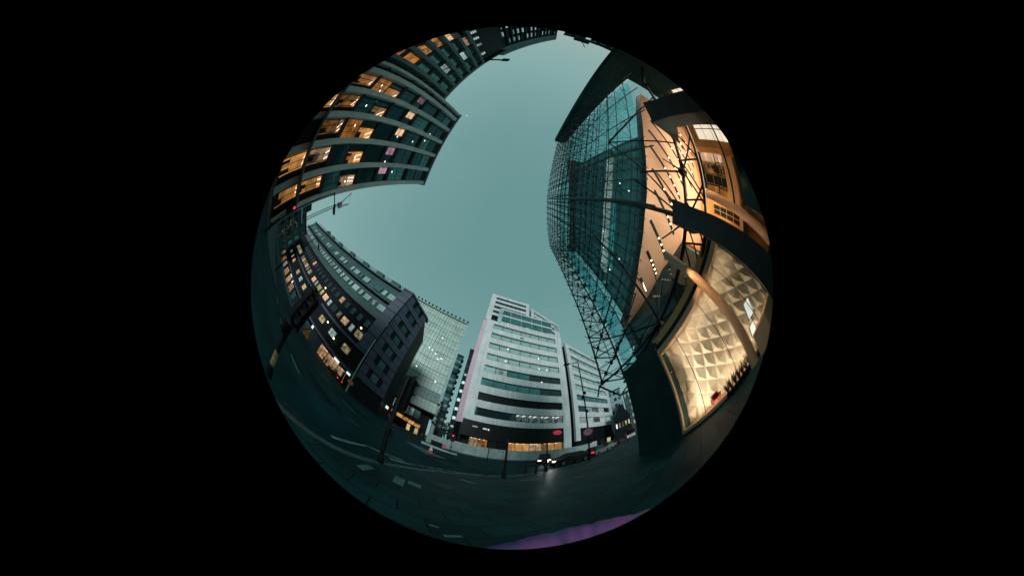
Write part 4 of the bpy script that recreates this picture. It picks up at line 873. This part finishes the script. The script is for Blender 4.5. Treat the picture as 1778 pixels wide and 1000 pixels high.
# ------------------------------------------------------------------ street furniture
def signal(M,label,group,h=2.9,face_rz=0,red=True,pole_r=.057,band=None,scale=1.0,boards=1):
    t=thing('traffic_light',M,label,'traffic light',group)
    part(t,'post',MB().tube((0,0,-.02),(0,0,h),pole_r,10).lathe([(pole_r+.03,0),(pole_r+.03,.25),(pole_r,.3)],n=10),M_blackm)
    if band: part(t,'post_sleeve',MB().tube((0,0,.1),(0,0,band),pole_r+.006,10),mat('worn_yellow_sleeve',(.30,.28,.12),.6,0,.5,8))
    for q in range(boards):
        R_=M@Matrix.Rotation(RD(face_rz+q*85),4,'Z')
        hd=part(t,'signal_head',MB().box(-.17*scale,.17*scale,-.2*scale,-.05,h-1.0*scale,h).box(-.26*scale,.26*scale,-.06,-.04,h-1.08*scale,h+.08),M_blackm,R_)
        for k in range(3):
            z=h-.17*scale-k*.32*scale
            part(hd,'lamp',MB().lathe([(.09*scale,-.01),(.1*scale,0),(.02,.03)],n=12),(M_red if k==0 and red else M_gdark),R_@Matrix.Translation((0,-.205*scale,z))@Matrix.Rotation(RD(90),4,'X'))
            part(hd,'visor',MB().box(-.11*scale,.11*scale,-.36*scale,-.2*scale,z+.11*scale,z+.13*scale),M_blackm,R_)
    part(t,'push_button_box',MB().box(-.09,.09,-.16,-.06,1.0,1.25),M_blackm,M@Matrix.Rotation(RD(face_rz+40),4,'Z'))
    return t
G_='traffic lights round the crossing'
signal(pose(-2.21,3.73,0,150),'black traffic light post at the near kerb left of the hoarding, turned away',G_,2.95,0,False)
signal(polar(-72.4,3.2,0,-60),'nearest traffic light at the left with a worn yellow post sleeve and dark twin heads',G_,2.1,25,False,.05,.62,.72,2)
signal(polar(-11.2,26,RZ,12),'traffic light showing red in front of the pinkish flank of the white offices',G_,3.5,0,True,.05,None,1.2)
signal(polar(-71.8,26,0,70),'traffic light showing red among the dark shopfronts of the corner building',G_,3.6,0,True,.05,None,1.2)
signal(polar(-100.5,17.0,0,100),'traffic light showing red below the amber lobby of the tall office block',G_,3.4,0,True,.05,None,1.2)
signal(polar(-31.0,30,0,20),'traffic light showing red at the foot of the dark building corner',G_,3.3,-10,True,.05,None,1.2)
def lamp(M,label,h,arm,m=M_blackm,r=.09,group='street lamps'):
    t=thing('street_lamp',M,label,'street lamp',group)
    part(t,'post',MB().tube((0,0,0),(0,0,1.3),r*1.35,10).tube((0,0,1.3),(0,0,h),r,10,0,r*.6),m)
    if arm:
        part(t,'arm',MB().tube((0,0,h-.1),(-arm,0,h+.05),.045,8),m)
        part(t,'lantern',MB().box(-arm-.65,-arm+.05,-.13,.13,h,h+.1).box(-arm-.5,-arm-.1,-.1,.1,h-.05,h),m)
    return t
lp_=lamp(pose(8.41,14.21,0,-30),'tall black street lamp carrying a round speed sign before the white offices',12.2,1.0)
for z,dx in ((7.8,.14),(7.3,-.14),(5.6,.1)): part(lp_,'bracket_box',MB().box(dx-.12,dx+.12,-.12,.12,z,z+.3),M_blackm)
lamp(pose(-20.47,19.04,0,60),'tall pale grey lamp post standing at the kerb by the corner building',11.8,0,M_conc,.10)
lamp(polar(-99.8,11.5,RZ,-80),'leaning dark lamp post on the left road below the office block',6.5,.8,M_blackm,.07)
lamp(polar(-88,19,RZ,-80),'dark lamp post further along the left road in front of small lit windows',7.0,.8,M_blackm,.07)
sg=thing('speed_sign',pose(8.33,14.09,3.33,-30),'round red ringed speed sign reading 20 on the black lamp post','road sign')
def disc(r,y0,y1,n=28): return MB().add([(r*math.cos(2*math.pi*i/n),y,r*math.sin(2*math.pi*i/n)) for y in (y0,y1) for i in range(n)],[tuple(range(n)),tuple(range(2*n-1,n-1,-1))]+[(i,n+i,n+(i+1)%n,(i+1)%n) for i in range(n)])
part(sg,'ring',disc(.46,-.04,-.02),mat('sign_red',(.8,.06,.2),.5)); part(sg,'face',disc(.33,-.05,-.041),mat('sign_white',(.85,.8,.85),.5)); part(sg,'numerals',text_mesh('20',.46,.004,M_black),None,None,(0,-.058,0)); part(sg,'clamp',MB().box(-.06,.06,-.02,.12,-.05,.05),M_blackm)
sg=thing('banner_plate',pose(-20.3,18.9,2.0,55),'orange plate fixed low on the pale grey lamp post','plate'); part(sg,'plate',MB().box(-.5,.5,-.16,-.13,-.3,.35),mat('orange_paint',(.62,.20,.03),.5)); part(sg,'clamp',MB().box(-.06,.06,-.13,.2,-.05,.05),M_blackm)
sg=thing('orange_flag',polar(-67.2,19,1.25,70),'orange triangular sign by the dark shopfronts at left','sign'); part(sg,'board',MB().add([(-.5,0,-.55),(.5,0,-.55),(.25,0,.75),(-.5,.03,-.55),(.5,.03,-.55),(.25,.03,.75)],[(0,1,2),(5,4,3),(0,3,4,1),(1,4,5,2),(2,5,3,0)]),MC['orange_paint']); part(sg,'stand',MB().tube((0,.05,-1.25),(0,.05,-.4),.03),M_blackm)
def slimpost(M,label,h,group='slim posts at the near kerb'):
    t=thing('slim_post',M,label,'post',group)
    part(t,'shaft',MB().tube((0,0,0),(0,0,h),.06,10,0,.05),M_blackm); part(t,'cap',MB().lathe([(.07,h-.02),(.07,h+.05),(.02,h+.09)],n=10),M_blackm); part(t,'base',MB().lathe([(.11,0),(.11,.35),(.06,.42)],n=10),M_blackm)
slimpost(pose(.86,8.77),'slim black post at the near kerb straight in front of the lit ground storey',2.42)
slimpost(polar(.15,23.5,RZ),'slim black post standing close to the hoarding, left of the nearer post',3.7)
slimpost(polar(17.8,12.1),'slim black post beside the metal stand in front of the taxi',2.6)
t=thing('cycle_stand',pose(2.62,11.05,0,-12),'low black metal stand with two legs at the kerb','cycle stand')
part(t,'top_bar',MB().box(-.42,.42,-.09,.09,.62,.80),M_blackm)
for sx in (-.33,.27): part(t,'leg',MB().box(sx-.05,sx+.09,-.06,.06,0,.62),M_blackm)
def cone(M,label):
    t=thing('traffic_cone',M,label,'traffic cone','traffic cones by the roadworks')
    part(t,'cone',MB().lathe([(.19,.04),(.03,.95)],n=14),mat('pink_red_plastic',(.75,.06,.16),.5)); part(t,'band',MB().lathe([(.152,.28),(.105,.56)],n=14).lathe([(.09,.66),(.07,.78)],n=14),mat('reflective_white',(.75,.75,.78),.4)); part(t,'base',MB().box(-.25,.25,-.25,.25,0,.05),MC['pink_red_plastic'])
cone(polar(-16.8,15.4,RZ),'pink and white traffic cone standing alone on the road')
t=thing('road_barrier',polar(-13.7,27,RZ,14),'pink chequered road barrier leaning by the short hoarding','barrier'); 
part(t,'board',MB().box(-.6,.6,-.03,.03,.45,1.15),mat('pink_barrier',(.6,.10,.30),.5,0,.6,4)); 
for sx in (-.5,.5): part(t,'foot',MB().box(sx-.04,sx+.04,-.3,.3,0,.45),M_blackm)
t=thing('site_generator',polar(-15.6,27,RZ,14),'dark boxy generator in front of the short hoarding','generator'); part(t,'cabinet',MB().box(-.8,.8,-.4,.4,.25,1.2),M_black); part(t,'hood',MB().box(-.85,.85,-.44,.44,1.2,1.27),M_slab); part(t,'skid',MB().box(-.8,.8,-.35,-.25,0,.25).box(-.8,.8,.25,.35,0,.25),M_blackm)
t=thing('kerb_barrier',frame(-10.3,24.5,-4.2),'low concrete kerb barrier on the road before the hoarding','barrier')
for i in range(4): part(t,'block',MB().sideprism([(0,0),(0,0),(0,0)],0,0) if 0 else MB().prism([(1.2*i,-.25),(1.2*i+1.17,-.25),(1.2*i+1.17,.25),(1.2*i,.25)],RZ,RZ+.42-.06*i),M_conc)
# trees
def tree(M,label,h,cr_,n,group='dark trees between the towers'):
    t=thing('street_tree',M,label,'tree',group); tk=MB(); tk.loft([(0,0,0),(.05,.02,h*.3),(.02,.1,h*.62),(.1,.05,h*.9)],[.2,.15,.09,.03],8)
    for i in range(6):
        a=i*1.05; tk.loft([(0,.05,h*(.32+.07*i)),(math.cos(a)*cr_*.5,math.sin(a)*cr_*.5,h*(.5+.07*i)),(math.cos(a)*cr_*.85,math.sin(a)*cr_*.85,h*(.58+.07*i))],[.07,.04,.012],6)
    part(t,'trunk',tk,mat('bark',(.02,.02,.018),.8,0,.4,6)); lf=MB(); cl=[(rnd.gauss(0,cr_*.42),rnd.gauss(0,cr_*.42),h*rnd.uniform(.38,1)) for _ in range(26)]
    for i in range(n):
        c=Vector(cl[i%26])+Vector((rnd.gauss(0,.3),rnd.gauss(0,.3),rnd.gauss(0,.35)))*cr_*.5; u=Vector((rnd.gauss(0,1),rnd.gauss(0,1),rnd.gauss(0,1))).normalized(); v=u.orthogonal().normalized(); z=rnd.uniform(.12,.26)
        lf.add([c-u*z,c+v*z*.55,c+u*z,c-v*z*.55],[(0,1,2,3)])
    part(t,'crown',lf,mat('leaf_green',(.025,.05,.04),.6,0,.5,.5))
tree(polar(-17.2,47),'tall narrow dark tree at the foot of the balconied tower',14.5,1.2,1300)
tree(polar(-13.9,46),'rounder dark tree just left of the pinkish flank',7.8,1.9,1300)
tree(polar(-95.5,40),'small dark street tree far down the left road',6.0,1.6,700,None)
# the photographer's sleeve
pts=[];rad=[]
SP=[(-10,-66),(3,-59),(15,-47),(26,-42.5),(37,-41.3),(50,-41.8),(62,-44)]
for i in range(64):
    f=i/63*(len(SP)-1.001); k=int(f); f-=k; az=SP[k][0]*(1-f)+SP[k+1][0]*f; el=SP[k][1]*(1-f)+SP[k+1][1]*f
    r=.52; pts.append((r*math.sin(RD(az))*math.cos(RD(el)),r*math.cos(RD(az))*math.cos(RD(el)),EYE+r*math.sin(RD(el))))
    rad.append((.064-.007*math.exp(-((i%9)-4)**2/.8)+.0018*math.sin(i*1.7+1))*(1-.45*max(0,(i-40)/23)))
M_ny=mat('purple_nylon',(.13,.05,.19),.65,0,.6,6,.5,.2); e0=[n for n in M_ny.node_tree.nodes if n.type=='VALTORGB'][0].color_ramp.elements; e0[0].color=(.05,.07,.16,1); e0[1].color=(.34,.10,.38,1)
t=thing('jacket_sleeve',Matrix(),'purple padded jacket sleeve curving along the bottom rim close to the camera','sleeve')
part(t,'sleeve',MB().loft(pts,rad,20),M_ny,smooth=True); part(t,'cuff',MB().loft([pts[-1],tuple(Vector(pts[-1])+(Vector(pts[-1])-Vector(pts[-3]))*.7)],[.04,.036],14),mat('grey_rib_knit',(.10,.14,.15),.9))
# evening star
solo('evening_star',MB().lathe([(.1,-2.0),(1.6,-1.2),(2.0,0),(1.6,1.2),(.1,2.0)],n=10),glow('star_light',(1,1,1),2),polar(-145.4,1000*math.cos(RD(51.1)),1000*math.sin(RD(51.1))),'tiny bright evening star alone in the open sky','star')

# ironwork in the paving and road
M_iron=mat('cast_iron',(.012,.022,.024),.6,.4,.4,9,.4)
for (x,y,z,r,lb) in ((-.9,4.6,0,.30,'round iron manhole cover in the paving near the kerb post at left'),(3.4,6.6,0,.28,'round iron manhole cover in the open paving before the glass hall'),(-5.6,6.4,RZ,.36,'round iron manhole cover in the road beyond the near kerb')):
    o=solo('manhole_cover',MB().lathe([(r,.002),(r,.010),(r*.9,.010),(r*.88,.004)],n=24).lathe([(r*.86,.002),(r*.86,.009)],n=24),M_iron,pose(x,y,z),lb,'manhole cover','manhole covers')
for (x,y,rz,lb) in ((-2.75,1.6,8,'small iron gully grate by the kerb nearest the left traffic light'),(-1.75,7.6,-38,'small iron gully grate by the kerb bend beside the white lines')):
    t=thing('gully_grate',pose(x,y,RZ,rz),lb,'drain grate','gully grates'); part(t,'rim',MB().box(-.22,.22,-.22,-.18,.002,.012).box(-.22,.22,.18,.22,.002,.012).box(-.22,-.18,-.179,.179,.002,.0118).box(.18,.22,-.179,.179,.002,.0118),M_iron)
    bars=MB()
    for k in range(6): bars.box(-.16+.06*k,-.13+.06*k,-.179,.179,.002,.009)
    part(t,'bars',bars.box(-.179,.179,-.015,.015,.003,.0085),M_iron)
mb=MB()
for (x,y,a,b_,rz) in ((-7.5,5.2,1.5,.6,6),(-11,11.5,2.2,.9,-4),(-3.2,14.5,1.2,1.8,12),(-19,9.0,2.6,.8,3)):
    v=[Matrix.Rotation(RD(rz),2)@Vector(p) for p in ((-a,-b_),(a,-b_),(a,b_),(-a,b_))]; mb.quad(*[(x+p.x,y+p.y,RZ+.003) for p in v])
struct('road_repair_patches',mb,mat('fresh_asphalt',(.002,.014,.017),.8,0,.4,2,.3,.06))

person(polar(42.3,30,0,-120),'person in a tan coat walking towards the camera near the stone pier',M_coat2,M_jean,M_hair,None,.2,1.7)
person(FBm@Matrix.Translation((-29.5,26.2,0))@Matrix.Rotation(RD(-80),4,'Z'),'person in dark clothes walking left past the unlit shopfront',M_coat1,M_jean,M_hair,'people on the pavement by the shops',.24,1.75)
person(polar(-20.5,37,0,100),'person in a tan coat crossing in front of the lit canopy of the glass tower',M_coat2,M_jean,M_hair,None,.25,1.7)
